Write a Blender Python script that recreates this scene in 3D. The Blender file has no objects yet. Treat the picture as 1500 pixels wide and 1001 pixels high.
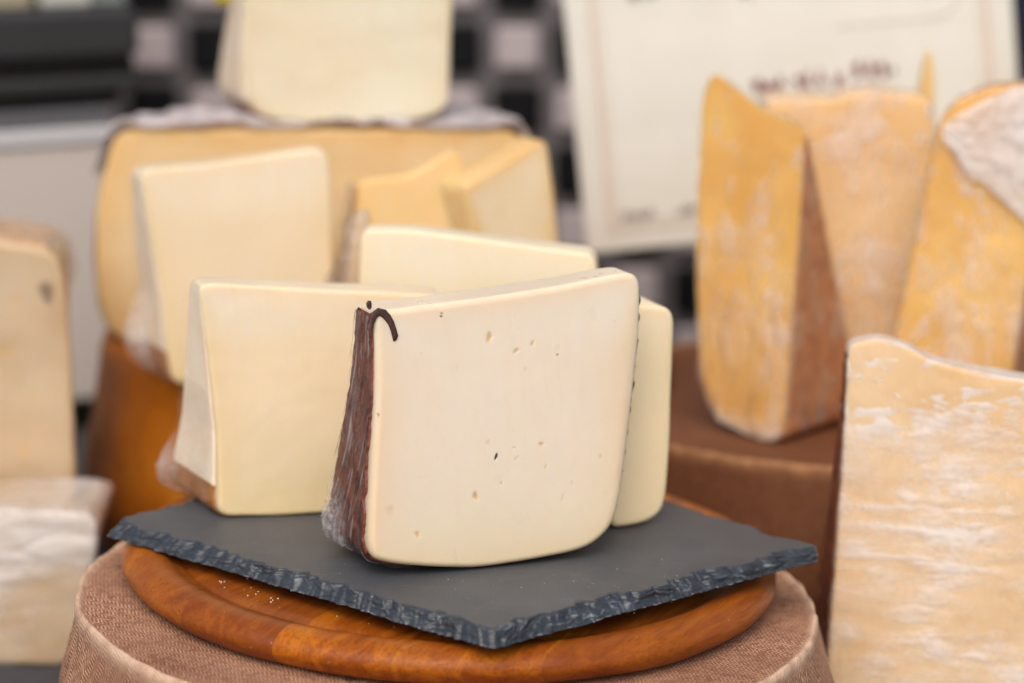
import bpy, math, random
import numpy as np
from mathutils import Vector, noise
R = math.radians
sc = bpy.context.scene
col = sc.collection

# ------------------------------------------------------------------ camera
cd = bpy.data.cameras.new("camera")
cam = bpy.data.objects.new("camera", cd)
col.objects.link(cam)
cam.location = (0.0306, -1.2506, 0.3889)
cam.rotation_euler = (R(90 - 12.6), 0, 0)
cd.lens = 85
cd.sensor_width = 36
cd.clip_start = 0.05
cd.clip_end = 500
cd.dof.use_dof = True
cd.dof.focus_distance = 1.235
cd.dof.aperture_fstop = 3.3
cd.dof.aperture_blades = 0
sc.camera = cam

# ------------------------------------------------------------------ sky, sun, exposure
SUN_EL, SUN_AZ = 52, 190          # compass bearing the light comes from (behind the camera, to its left)
w = bpy.data.worlds.new("World")
sc.world = w
w.use_nodes = True
wt = w.node_tree
bg = wt.nodes["Background"]
sky = wt.nodes.new("ShaderNodeTexSky")
sky.sky_type = 'NISHITA'
sky.sun_disc = False
sky.sun_elevation = R(SUN_EL)
sky.sun_rotation = R(SUN_AZ)
sky.air_density = 0.7
sky.dust_density = 4.0
sky.ozone_density = 0.4
wt.links.new(sky.outputs[0], bg.inputs[0])
bg.inputs[1].default_value = 0.15
sl = bpy.data.lights.new("sun", 'SUN')
sl.energy = 1.5
sl.angle = R(80)
sl.color = (1.0, 0.98, 0.95)
so = bpy.data.objects.new("sun", sl)
col.objects.link(so)
so.rotation_euler = (R(90 - SUN_EL), 0, R(180 - SUN_AZ))
so.location = (-1, -2, 3)
sc.view_settings.view_transform = 'Standard'
sc.view_settings.look = 'None'
sc.view_settings.exposure = 0.07
sc.view_settings.gamma = 1

# ------------------------------------------------------------------ helpers: objects
def tag(o, label=None, cat=None, group=None, kind=None):
    for k, v in (('label', label), ('category', cat), ('group', group), ('kind', kind)):
        if v: o[k] = v
    return o

def empty(name, loc=(0, 0, 0), rz=0.0):
    o = bpy.data.objects.new(name, None)
    o.empty_display_size = 0.02
    o.location = loc
    o.rotation_euler = (0, 0, rz)
    col.objects.link(o)
    return o

def mesh_obj(name, verts, faces, mats, parent=None, smooth=True, fmat=None, attrs=None):
    me = bpy.data.meshes.new(name)
    me.from_pydata([tuple(map(float, v)) for v in verts], [], [tuple(f) for f in faces])
    for m in (mats if isinstance(mats, (list, tuple)) else [mats]): me.materials.append(m)
    if smooth: me.polygons.foreach_set('use_smooth', [True] * len(me.polygons))
    if fmat is not None: me.polygons.foreach_set('material_index', fmat)
    for k, a in (attrs or {}).items():
        at = me.attributes.new(k, 'FLOAT', 'POINT')
        at.data.foreach_set('value', np.asarray(a, dtype=np.float32))
    me.update()
    o = bpy.data.objects.new(name, me)
    col.objects.link(o)
    if parent is not None: o.parent = parent
    return o

def displace(o, *layers):
    """push every vertex along its normal by fractal noise layers (amp, freq, seed, octaves)"""
    me = o.data
    n = len(me.vertices)
    P = np.empty(n * 3); me.vertices.foreach_get('co', P); P = P.reshape(-1, 3)
    Nn = np.array([v.normal[:] for v in me.vertices])
    d = np.zeros(n)
    for amp, fr, seed, octv in layers:
        f3 = fr if isinstance(fr, (tuple, list)) else (fr, fr, fr)
        for i in range(n):
            p = P[i]
            d[i] += amp * noise.fractal(Vector((p[0] * f3[0] + seed, p[1] * f3[1], p[2] * f3[2])), 0.8, 2.1, octv)
    P = P + Nn * d[:, None]
    me.vertices.foreach_set('co', P.ravel())
    me.update()

def box_geo(x0, x1, y0, y1, z0, z1, b=0.0):
    """box with chamfered edges"""
    if b <= 0:
        v = [(x, y, z) for z in (z0, z1) for y in (y0, y1) for x in (x0, x1)]
        return v, [(0, 2, 3, 1), (4, 5, 7, 6), (0, 1, 5, 4), (2, 6, 7, 3), (0, 4, 6, 2), (1, 3, 7, 5)]
    def ring(z, i):
        return [(x0 + i + b, y0 + i, z), (x1 - i - b, y0 + i, z), (x1 - i, y0 + i + b, z), (x1 - i, y1 - i - b, z),
                (x1 - i - b, y1 - i, z), (x0 + i + b, y1 - i, z), (x0 + i, y1 - i - b, z), (x0 + i, y0 + i + b, z)]
    v = ring(z0, b) + ring(z0 + b, 0) + ring(z1 - b, 0) + ring(z1, b)
    f = [tuple(range(7, -1, -1)), tuple(range(24, 32))]
    for k in range(3):
        for i in range(8):
            j = (i + 1) % 8
            f.append((k * 8 + i, k * 8 + j, k * 8 + 8 + j, k * 8 + 8 + i))
    return v, f

def box(name, x0, x1, y0, y1, z0, z1, m, parent=None, b=0.0):
    v, f = box_geo(x0, x1, y0, y1, z0, z1, b)
    return mesh_obj(name, v, f, m, parent, smooth=False)

def tube(name, pts, rad, m, parent=None, seg=10):
    v, f = [], []
    pts = [Vector(p) for p in pts]
    for i, p in enumerate(pts):
        t = (pts[min(i + 1, len(pts) - 1)] - pts[max(i - 1, 0)]).normalized()
        a = t.cross(Vector((0.31, 0.9, 0.2))).normalized(); b = t.cross(a)
        r = rad[i] if isinstance(rad, (list, tuple)) else rad
        for k in range(seg):
            an = 2 * math.pi * k / seg
            v.append(p + a * r * math.cos(an) + b * r * math.sin(an))
    for i in range(len(pts) - 1):
        for k in range(seg):
            f.append((i * seg + k, i * seg + (k + 1) % seg, (i + 1) * seg + (k + 1) % seg, (i + 1) * seg + k))
    f.append(tuple(range(seg))[::-1]); f.append(tuple(range((len(pts) - 1) * seg, len(pts) * seg)))
    return mesh_obj(name, v, f, m, parent)

def lathe(name, prof, seg, m, parent=None, attr=None, warp=None):
    """prof: (radius, z) from the top centre down to the bottom centre"""
    v, f, at = [], [], []
    np_ = len(prof)
    for j in range(seg):
        a = 2 * math.pi * j / seg
        for i, (r, z) in enumerate(prof):
            rr, zz = (r, z) if warp is None else warp(a, r, z)
            v.append((rr * math.cos(a), rr * math.sin(a), zz))
            if attr: at.append(attr[i])
    for j in range(seg):
        k = (j + 1) % seg
        for i in range(np_ - 1):
            f.append((j * np_ + i, j * np_ + i + 1, k * np_ + i + 1, k * np_ + i))
    return mesh_obj(name, v, f, m, parent, attrs={'lip': at} if attr else None)

# ------------------------------------------------------------------ helpers: materials
class NT:
    def __init__(s, name):
        s.m = bpy.data.materials.new(name); s.m.use_nodes = True
        s.t = s.m.node_tree; s.t.nodes.clear()
        s.out = s.t.nodes.new('ShaderNodeOutputMaterial')
    def set(s, n, k, v):
        if hasattr(v, 'is_output'): s.t.links.new(v, n.inputs[k])
        elif v is not None:
            i = n.inputs[k]
            if i.type == 'RGBA' and len(v) == 3: v = (*v, 1)
            i.default_value = v
    def node(s, kind, **ins):
        n = s.t.nodes.new('ShaderNode' + kind)
        return n
    def obj(s): return s.node('TexCoord').outputs['Object']
    def attr(s, name):
        n = s.node('Attribute'); n.attribute_name = name; return n.outputs['Fac']
    def map(s, v, scale=(1, 1, 1), rot=(0, 0, 0), loc=(0, 0, 0)):
        n = s.node('Mapping'); s.set(n, 'Vector', v); n.inputs['Scale'].default_value = scale
        n.inputs['Rotation'].default_value = rot; n.inputs['Location'].default_value = loc
        return n.outputs[0]
    def noise(s, v, scale, detail=4, rough=0.55, dist=0.0):
        n = s.node('TexNoise'); s.set(n, 'Vector', v); n.inputs['Scale'].default_value = scale
        n.inputs['Detail'].default_value = detail; n.inputs['Roughness'].default_value = rough
        n.inputs['Distortion'].default_value = dist
        return n.outputs['Fac']
    def vor(s, v, scale, feat='F1', out='Distance', rand=1.0):
        n = s.node('TexVoronoi'); n.feature = feat; s.set(n, 'Vector', v); n.inputs['Scale'].default_value = scale
        n.inputs['Randomness'].default_value = rand
        return n.outputs[out]
    def ramp(s, f, stops):
        n = s.node('ValToRGB'); s.set(n, 'Fac', f)
        e = n.color_ramp.elements
        while len(e) < len(stops): e.new(0.5)
        for i, (p, c) in enumerate(stops):
            e[i].position = p
            e[i].color = (*c, 1) if isinstance(c, tuple) else (c, c, c, 1)
        return n.outputs[0]
    def mix(s, f, a, b, mode='MIX'):
        n = s.node('Mix'); n.data_type = 'RGBA'; n.blend_type = mode
        s.set(n, 0, f); s.set(n, 6, a); s.set(n, 7, b)
        return n.outputs[2]
    def math(s, op, a, b=None, c=None):
        n = s.node('Math'); n.operation = op
        s.set(n, 0, a)
        if b is not None: s.set(n, 1, b)
        if c is not None: s.set(n, 2, c)
        return n.outputs[0]
    def xyz(s, v):
        n = s.node('SeparateXYZ'); s.set(n, 0, v); return n.outputs
    def bump(s, h, strength=0.3, dist=0.001, normal=None):
        n = s.node('Bump'); s.set(n, 'Height', h); n.inputs['Strength'].default_value = strength
        n.inputs['Distance'].default_value = dist
        if normal is not None: s.set(n, 'Normal', normal)
        return n.outputs[0]
    def bsdf(s, color, rough=0.5, normal=None, spec=0.5, **kw):
        n = s.node('BsdfPrincipled'); s.set(n, 'Base Color', color); s.set(n, 'Roughness', rough)
        s.set(n, 'Specular IOR Level', spec)
        if normal is not None: s.set(n, 'Normal', normal)
        for k, v in kw.items(): s.set(n, k.replace('_', ' '), v)
        return n.outputs[0]
    def done(s, sh):
        s.t.links.new(sh, s.out.inputs['Surface']); return s.m

def paste_mat(name, c, edge, rough=0.38, sss=0.55, edge_amt=0.5, seed=0.0, blotch=0.35, crumb=0.0, top_light=None, low=None):
    t = NT(name); o = t.map(t.obj(), loc=(seed, seed * 0.7, 0))
    n1 = t.noise(o, 14, 3, 0.5)
    n2 = t.noise(o, 60, 5, 0.6)
    cb = c
    if top_light:
        hh = t.math('MULTIPLY_ADD', t.math('SUBTRACT', n1, 0.5), 0.18, t.attr('top_light'))  # translucency and film sheen painted by height: paler top, yellower foot
        cb = t.ramp(hh, [(0.02, low), (0.42, c), (0.72, c), (1.0, top_light)])
    c0 = t.mix(t.math('MULTIPLY', t.ramp(n1, [(0.35, 0.0), (0.7, 1.0)]), blotch), cb, edge)
    e = t.math('MULTIPLY', t.attr('edge'), edge_amt)
    c1 = t.mix(t.math('MULTIPLY', e, t.ramp(n2, [(0.2, 0.6), (0.7, 1.0)])), c0, edge)
    # faint fine mottling and oily specks
    sp = t.ramp(t.noise(o, 420, 2, 0.5), [(0.66, 0.0), (0.75, 1.0)])
    c2 = t.mix(t.math('MULTIPLY', sp, 0.10 + crumb), c1, tuple(x * 0.72 for x in edge))
    drag = t.noise(t.map(o, (1, 1, 0.05), (0, 0.06, 0)), 150, 3, 0.6)
    c2 = t.mix(t.math('MULTIPLY', t.ramp(drag, [(0.45, 0.0), (0.7, 1.0)]), 0.28), c2, tuple(0.5 * (a + b) for a, b in zip(c, edge)))
    c2 = t.mix(t.math('MULTIPLY', t.ramp(t.noise(o, 9, 2), [(0.5, 0.0), (0.75, 1.0)]), 0.22), c2, tuple(min(0.92, x * 1.08 + 0.03) for x in c))
    c3 = t.mix(t.attr('pit'), c2, (0.64, 0.40, 0.16))
    c4 = t.mix(t.attr('dark'), c3, (0.05, 0.018, 0.01))
    hgt = t.math('ADD', t.math('MULTIPLY', n2, 0.6), t.math('MULTIPLY', t.noise(t.map(o, (1, 1, 0.25)), 240, 3), 0.3 + crumb * 3))
    hgt = t.math('MULTIPLY_ADD', drag, 0.5, hgt)
    nm = t.bump(hgt, 0.09 + crumb, 0.0012)
    rr = t.ramp(n2, [(0.3, rough - 0.06), (0.7, rough + 0.1)])
    sh = t.bsdf(c4, rr, nm, 0.4, Subsurface_Weight=sss, Subsurface_Scale=0.009)
    b = [n for n in t.t.nodes if n.type == 'BSDF_PRINCIPLED'][0]
    b.inputs['Subsurface Radius'].default_value = (1.0, 0.62, 0.28)
    return t.done(sh)

def rind_mat(name, a, b, rough=0.5, scale=60, bumpd=0.0015, seed=0.0):
    t = NT(name); o = t.map(t.obj(), loc=(seed, 0, seed))
    n1 = t.noise(o, scale, 6, 0.62, 0.6)
    n2 = t.noise(o, scale * 5, 4, 0.6)
    c = t.ramp(t.math('ADD', t.math('MULTIPLY', n1, 0.75), t.math('MULTIPLY', n2, 0.25)), [(0.36, a), (0.64, b)])
    return t.done(t.bsdf(c, rough, t.bump(t.math('ADD', n1, t.math('MULTIPLY', n2, 0.4)), 0.5, bumpd), 0.4))

def film_mat(name, scale=(1, 1, 1), rot=(0, 0, 0), freq=60, base=0.03, gain=0.75, lo=0.5, hi=0.75, tint=(0.9, 0.88, 0.86), patch=0.0, bd=0.002, gloss=0.65, grough=0.16):
    """cling film: clear with a sharp gloss, milky where it is creased and doubled, and whitened to paint in glints"""
    t = NT(name); o = t.map(t.obj(), scale, rot)
    n1 = t.noise(o, freq, 6, 0.65, 0.8)
    n2 = t.noise(t.obj(), freq * 0.35, 3, 0.5, 0.5)
    rid = t.math('SUBTRACT', 1.0, t.math('MULTIPLY', t.math('ABSOLUTE', t.math('SUBTRACT', n1, 0.5)), 14.0))
    rid = t.math('MAXIMUM', rid, 0.0)
    st = t.ramp(n1, [(lo, 0.0), (hi, 1.0)])
    pt = t.ramp(n2, [(0.42, 0.0), (0.62, 1.0)])
    milky = t.math('MULTIPLY', t.math('MAXIMUM', t.math('MULTIPLY', rid, 0.6), st), gain)  # white crease lines also paint in the film's glints
    milky = t.math('MULTIPLY', milky, t.math('MULTIPLY_ADD', pt, 0.8, 0.2))
    milky = t.math('MULTIPLY_ADD', pt, patch, milky)
    milky = t.math('MULTIPLY_ADD', t.attr('milk'), 0.8, milky)
    milky = t.math('MINIMUM', t.math('ADD', milky, base), 0.95)
    nm = t.bump(t.math('ADD', n1, t.math('MULTIPLY', n2, 0.6)), 0.9, bd)
    tr = t.node('BsdfTransparent'); tr.inputs[0].default_value = (0.985, 0.985, 0.985, 1)
    df = t.node('BsdfDiffuse'); df.inputs[0].default_value = (*tint, 1); t.set(df, 'Normal', nm)
    tl = t.node('BsdfTranslucent'); tl.inputs[0].default_value = (*tint, 1)
    m0 = t.node('MixShader'); m0.inputs[0].default_value = 0.4
    t.t.links.new(df.outputs[0], m0.inputs[1]); t.t.links.new(tl.outputs[0], m0.inputs[2])
    m1 = t.node('MixShader'); t.set(m1, 0, milky)
    t.t.links.new(tr.outputs[0], m1.inputs[1]); t.t.links.new(m0.outputs[0], m1.inputs[2])
    gl = t.node('BsdfGlossy'); gl.inputs['Roughness'].default_value = grough; t.set(gl, 'Normal', nm)
    fr = t.node('Fresnel'); fr.inputs[0].default_value = 1.4; t.set(fr, 'Normal', nm)
    m2 = t.node('MixShader'); t.set(m2, 0, t.math('MINIMUM', t.math('MULTIPLY', fr.outputs[0], gloss), 0.45))
    t.t.links.new(m1.outputs[0], m2.inputs[1]); t.t.links.new(gl.outputs[0], m2.inputs[2])
    return t.done(m2.outputs[0])

def plain(name, c, rough=0.5, spec=0.5, var=0.12, freq=30, metallic=0.0, bump=0.1):
    t = NT(name); o = t.obj()
    n = t.noise(o, freq, 5, 0.6)
    cc = t.mix(n, tuple(x * (1 - var) for x in c), tuple(min(1, x * (1 + var)) for x in c))
    return t.done(t.bsdf(cc, rough, t.bump(n, bump, 0.001), spec, Metallic=metallic))

# ------------------------------------------------------------------ helpers: cheese shapes
def rounded_outline(pts, n, rad):
    """closed polygon -> rounded corners -> n points at even spacing, starting at pts[0]"""
    P = [np.array(p, float) for p in pts]; out = []
    for i in range(len(P)):
        a, p, b = P[i - 1], P[i], P[(i + 1) % len(P)]
        la, lb = np.linalg.norm(a - p), np.linalg.norm(b - p)
        r0, r1 = min(rad, 0.5 * la), min(rad, 0.5 * lb)
        q0, q1 = p + (a - p) / la * r0, p + (b - p) / lb * r1
        for k in range(9):
            s = k / 8
            out.append((1 - s) ** 2 * q0 + 2 * s * (1 - s) * p + s * s * q1)
    out = np.array(out)
    seg = np.linalg.norm(np.roll(out, -1, 0) - out, axis=1)
    cum = np.r_[0, np.cumsum(seg)]
    ss = np.linspace(0, cum[-1], n, endpoint=False)
    full = np.vstack([out, out[:1]])
    q = np.c_[np.interp(ss, cum, full[:, 0]), np.interp(ss, cum, full[:, 1])]
    # a light smoothing pass keeps the shading continuous
    for _ in range(2): q = 0.25 * np.roll(q, 1, 0) + 0.5 * q + 0.25 * np.roll(q, -1, 0)
    return q

class Slab:
    """A cut piece: a front face outline (a along, b up the face), a lean, and a depth that may grow towards
    the bottom; the left and right sides may splay outward towards the back."""
    def __init__(s, pts, tb, tt, lean=0.0, bevel=0.004, n=160, rad=0.004, splay_l=0.0, splay_r=0.0, back_up=0.0, roll=0.0):
        s.q = rounded_outline(pts, n, rad); s.n = n
        s.tb, s.tt, s.lean, s.bv = tb, tt, R(lean), bevel
        s.sl, s.sr, s.bu = splay_l, splay_r, back_up
        s.c = s.q.mean(0); s.bmax = s.q[:, 1].max(); s.bmin = s.q[:, 1].min()
        t = np.roll(s.q, -1, 0) - np.roll(s.q, 1, 0)
        t /= np.linalg.norm(t, axis=1)[:, None]
        area = np.sum(s.q[:, 0] * np.roll(s.q[:, 1], -1) - np.roll(s.q[:, 0], -1) * s.q[:, 1])
        sg = 1 if area > 0 else -1
        s.sg = sg
        s.nrm = np.c_[t[:, 1], -t[:, 0]] * sg          # outward
        # widen the turn of the normals so that the bevel's inset never crosses itself
        per = np.linalg.norm(np.roll(s.q, -1, 0) - s.q, axis=1).sum()
        sig = max(1.0, 0.75 * bevel / (per / n)); k = int(3 * sig) + 1
        kern = np.exp(-0.5 * (np.arange(-k, k + 1) / sig) ** 2); kern /= kern.sum()
        s.soft = sum(kern[j + k] * np.roll(s.nrm, -j, 0) for j in range(-k, k + 1))
        s.roll = roll
        s.hw = 0.5 * np.ptp(s.q[:, 0]); s.mid = 0.5 * (s.q[:, 0].max() + s.q[:, 0].min())
    def P(s, q, t):
        """outline points q (k,2), depth parameter t in 0..1 (array or scalar) -> xyz local"""
        a, b = q[:, 0].copy(), q[:, 1]
        h = np.clip((b - s.bmin) / (s.bmax - s.bmin), 0, 1)
        T = np.maximum(s.tb + (s.tt - s.tb) * h, 0.0026)
        side = np.clip((a - s.mid) / s.hw, -1, 1)
        low = 1 - h
        a = a - s.sl * t * np.clip(-side, 0, 1) * (0.12 + 0.88 * low) + s.sr * t * np.clip(side, 0, 1) * (0.12 + 0.88 * low)
        y = b * math.sin(s.lean) + T * t
        z = b * math.cos(s.lean) + s.bu * t * h
        return np.c_[a, y, z]
    def mesh(s, name, mats, parent, rings=26, depth=18, bsteps=4, offset=0.0, edge_w=0.02, jag=None):
        loops, edge = [], []
        base = s.q + s.nrm * offset
        tm = 0.5 * (s.tb + s.tt); tb = s.bv / tm
        t_off = offset / tm
        def add(q, t, e): loops.append(s.P(q, t)); edge.append(np.full(len(q), e) if np.isscalar(e) else e)
        sd = np.clip((base[:, 0] - s.mid) / s.hw, 0, 1)
        soft = s.soft * (1 + s.roll * sd ** 5 * np.clip((s.bmax - 0.012 - base[:, 1]) / 0.035, 0, 1))[:, None]
        inset = base - soft * s.bv
        c = inset.mean(0)
        dmin = np.linalg.norm(inset - c, axis=1)
        for k in range(1, rings + 1):                    # front face, centre to rim
            f = (k / rings) ** 0.85
            add(c + (inset - c) * f, -t_off, np.exp(-(1 - f) * dmin / edge_w))
        for k in range(1, bsteps + 1):
            th = 0.5 * math.pi * k / bsteps
            add(inset + soft * s.bv * math.sin(th), -t_off + tb * (1 - math.cos(th)), 1.0)
        nfront = len(loops)
        for k in range(1, depth):
            add(base, tb - t_off + (1 + 2 * t_off - 2 * tb) * k / depth, 1.0)
        for k in range(bsteps, -1, -1):
            th = 0.5 * math.pi * k / bsteps
            add(inset + soft * s.bv * math.sin(th), 1 + t_off - tb * (1 - math.cos(th)), 1.0)
        nb = max(6, rings // 3)
        for k in range(nb - 1, 0, -1):
            add(c + (inset - c) * (k / nb), 1 + t_off, 0.5)
        n = s.n
        V = [s.P(c[None], -t_off)]; V += loops; V.append(s.P(c[None], 1 + t_off))
        V = np.vstack(V); E = np.concatenate([[0.0]] + edge + [[0.5]])
        F = []
        L = len(loops)
        for i in range(n):
            j = (i + 1) % n
            F.append((0, 1 + i, 1 + j))
            for k in range(L - 1):
                F.append((1 + k * n + i, 1 + (k + 1) * n + i, 1 + (k + 1) * n + j, 1 + k * n + j))
            F.append((1 + (L - 1) * n + i, 1 + L * n, 1 + (L - 1) * n + j))
        if s.sg < 0: F = [f[::-1] for f in F]
        F = [f[::-1] for f in F]
        return mesh_obj(name, V, F, mats, parent, attrs={'edge': E, 'top_light': (V[:, 2] - V[:, 2].min()) / np.ptp(V[:, 2]), 'pit': np.zeros(len(V)), 'dark': np.zeros(len(V))})
    def idx(s, u):
        """outline point nearest to (a, b)"""
        return int(np.argmin(np.linalg.norm(s.q - np.array(u), axis=1)))
    def strip(s, name, m, parent, p0, p1, t0, t1, off, nt=24, step=1, thick=0.0, jag=0.0, seed=0.0, jfreq=150, milk=None, close=False):
        """a skin over part of the outline from p0 forward to p1; off(u, v, arr xyz index) -> outward distance.
        jag makes the front border uneven; thick > 0 adds a wall along that border."""
        i0, i1 = s.idx(p0), s.idx(p1)
        if close: ids = list(range(0, s.n, step)) + [0]
        else:
            if i1 <= i0: i1 += s.n
            ids = [k % s.n for k in range(i0, i1 + 1, step)]
        m_ = len(ids); V = []; MK = []
        for c, i in enumerate(ids):
            u = c / (m_ - 1)
            q, nn = s.q[i], s.nrm[i]
            s0 = t0 + jag * noise.fractal(Vector((q[0] * jfreq + seed, q[1] * jfreq, seed)), 0.9, 2.0, 4)
            if thick:
                V.append(s.P((q - nn * thick)[None], s0 + 0.01)[0]); MK.append(0)
            for k in range(nt + 1):
                v = k / nt
                t = s0 + (t1 - s0) * v
                d = off(u, v, q)
                V.append(s.P((q + nn * d)[None], t)[0])
                MK.append(milk(u, v) if milk else 0)
        rows = nt + 1 + (1 if thick else 0)
        F = [(c * rows + k, c * rows + k + 1, (c + 1) * rows + k + 1, (c + 1) * rows + k) for c in range(m_ - 1) for k in range(rows - 1)]
        if s.sg < 0: F = [f[::-1] for f in F]
        return mesh_obj(name, V, F, m, parent, attrs={'milk': MK})

def pits(o, s, spots):
    """dimples in the front face: (a, b, half width, half height, tilt deg, depth, dark)"""
    me = o.data; n = len(me.vertices)
    P = np.empty(n * 3); me.vertices.foreach_get('co', P); P = P.reshape(-1, 3)
    b = P[:, 2] / math.cos(s.lean); a = P[:, 0]
    fr = np.abs(P[:, 1] - b * math.sin(s.lean)) < 0.003
    pit, dark = np.zeros(n), np.zeros(n)
    nr = np.array([0, -math.cos(s.lean), math.sin(s.lean)])
    for (pa, pb, hw, hh, tl, dp, dk) in spots:
        ct, st = math.cos(R(tl)), math.sin(R(tl))
        x, y = (a - pa), (b - pb)
        wob = 1 + 0.12 * np.sin(3 * np.arctan2(y, x) + pa * 900)
        rr = np.sqrt(((x * ct + y * st) / hw) ** 2 + ((-x * st + y * ct) / hh) ** 2) * wob
        f = np.clip(1.25 - rr, 0, 1) * fr
        f = f * f * (3 - 2 * f)
        P -= nr * (f * dp * 0.32)[:, None]
        if dk: dark = np.maximum(dark, np.clip(f * 1.6 - 0.2, 0, 1) * dk)
        else: pit = np.maximum(pit, f * min(0.85, dp / 0.0018))
    me.vertices.foreach_set('co', P.ravel())
    me.attributes['pit'].data.foreach_set('value', pit.astype(np.float32))
    me.attributes['dark'].data.foreach_set('value', dark.astype(np.float32))
    me.update()

def wrinkle(o, amp, fr, seed, ridged=True):
    """crumple a film: sharp creases from ridged noise"""
    me = o.data; n = len(me.vertices)
    P = np.empty(n * 3); me.vertices.foreach_get('co', P); P = P.reshape(-1, 3)
    Nn = np.array([v.normal[:] for v in me.vertices])
    f3 = fr if isinstance(fr, tuple) else (fr, fr, fr)
    for i in range(n):
        p = P[i]
        q = Vector((p[0] * f3[0] + seed, p[1] * f3[1] - seed, p[2] * f3[2]))
        v = 1 - abs(noise.fractal(q, 0.9, 2.1, 3)) * 2.2 if ridged else noise.fractal(q, 0.9, 2.1, 3)
        P[i] = p + Nn[i] * amp * max(v, 0.0)
    me.vertices.foreach_set('co', P.ravel()); me.update()

def set_milk(o, fn):
    me = o.data
    at = me.attributes.get('milk') or me.attributes.new('milk', 'FLOAT', 'POINT')
    at.data.foreach_set('value', np.array([fn(*v.co) for v in me.vertices], dtype=np.float32))

def wand(x, a, b):
    return max(0.0, min(1.0, (x - a) / (b - a)))

# ------------------------------------------------------------------ materials
M_ground = plain('paving_stone', (0.30, 0.29, 0.27), 0.85, 0.3, 0.3, 8, bump=0.5)
M_cloth = plain('charcoal_cloth', (0.052, 0.050, 0.050), 0.85, 0.3, 0.3, 220, bump=0.4)
M_leg = plain('grey_steel', (0.25, 0.25, 0.26), 0.4, 0.5, 0.1, 20, metallic=0.8)
M_grout = plain('grey_mortar', (0.135, 0.122, 0.122), 0.9, 0.2, 0.15, 60)
M_tile_b = plain('black_tile', (0.006, 0.006, 0.007), 0.55, 0.15, 0.3, 12)
M_tile_w = plain('pale_tile', (0.47, 0.405, 0.395), 0.5, 0.3, 0.06, 12)

# ------------------------------------------------------------------ the place: ground, table, wall
ZT = -0.14
g = mesh_obj('ground', [(-40, -40, -0.9), (40, -40, -0.9), (40, 40, -0.9), (-40, 40, -0.9)], [(0, 1, 2, 3)], M_ground, smooth=False)
tag(g, kind='structure')
tb = empty('market_table', (0.0, 0.18, -0.9))
tag(tb, 'long market table under a charcoal cloth carrying all the cheese', 'table')
box('tabletop', -0.85, 0.85, -0.6, 0.75, 0.73, 0.76, M_cloth, tb, 0.004)
for sx in (-0.78, 0.78):
    for sy in (-0.52, 0.67): box('leg', sx - 0.02, sx + 0.02, sy - 0.02, sy + 0.02, 0.0, 0.729, M_leg, tb, 0.003)

wall = empty('tiled_wall', (0.0357, 1.0, 0.1082))
tag(wall, 'wall checkered with black and pale grey tiles behind the whole stall', 'wall')
PX, PZ = 0.0566, 0.0573
box('backing', -11 * PX, 11 * PX, 0.004, 0.09, -1.0082, 7.6 * PZ, M_grout, wall)
tv, tf = box_geo(-0.0195, 0.0195, -0.004, 0.0045, -0.0195, 0.0195, 0.0035)
tme = {}
for key, mt, s in (('b', M_tile_b, 1.12), ('w', M_tile_w, 1.05)):
    me = bpy.data.meshes.new('tile'); me.from_pydata([(x * s, y, z * s) for x, y, z in tv], [], tf); me.materials.append(mt); tme[key] = me
for i in range(-10, 11):
    for j in range(-6, 8):
        o = bpy.data.objects.new('tile', tme['b' if (i + j) % 2 == 0 else 'w'])
        o.location = (i * PX, 0, j * PZ); o.parent = wall
        col.objects.link(o)

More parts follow.
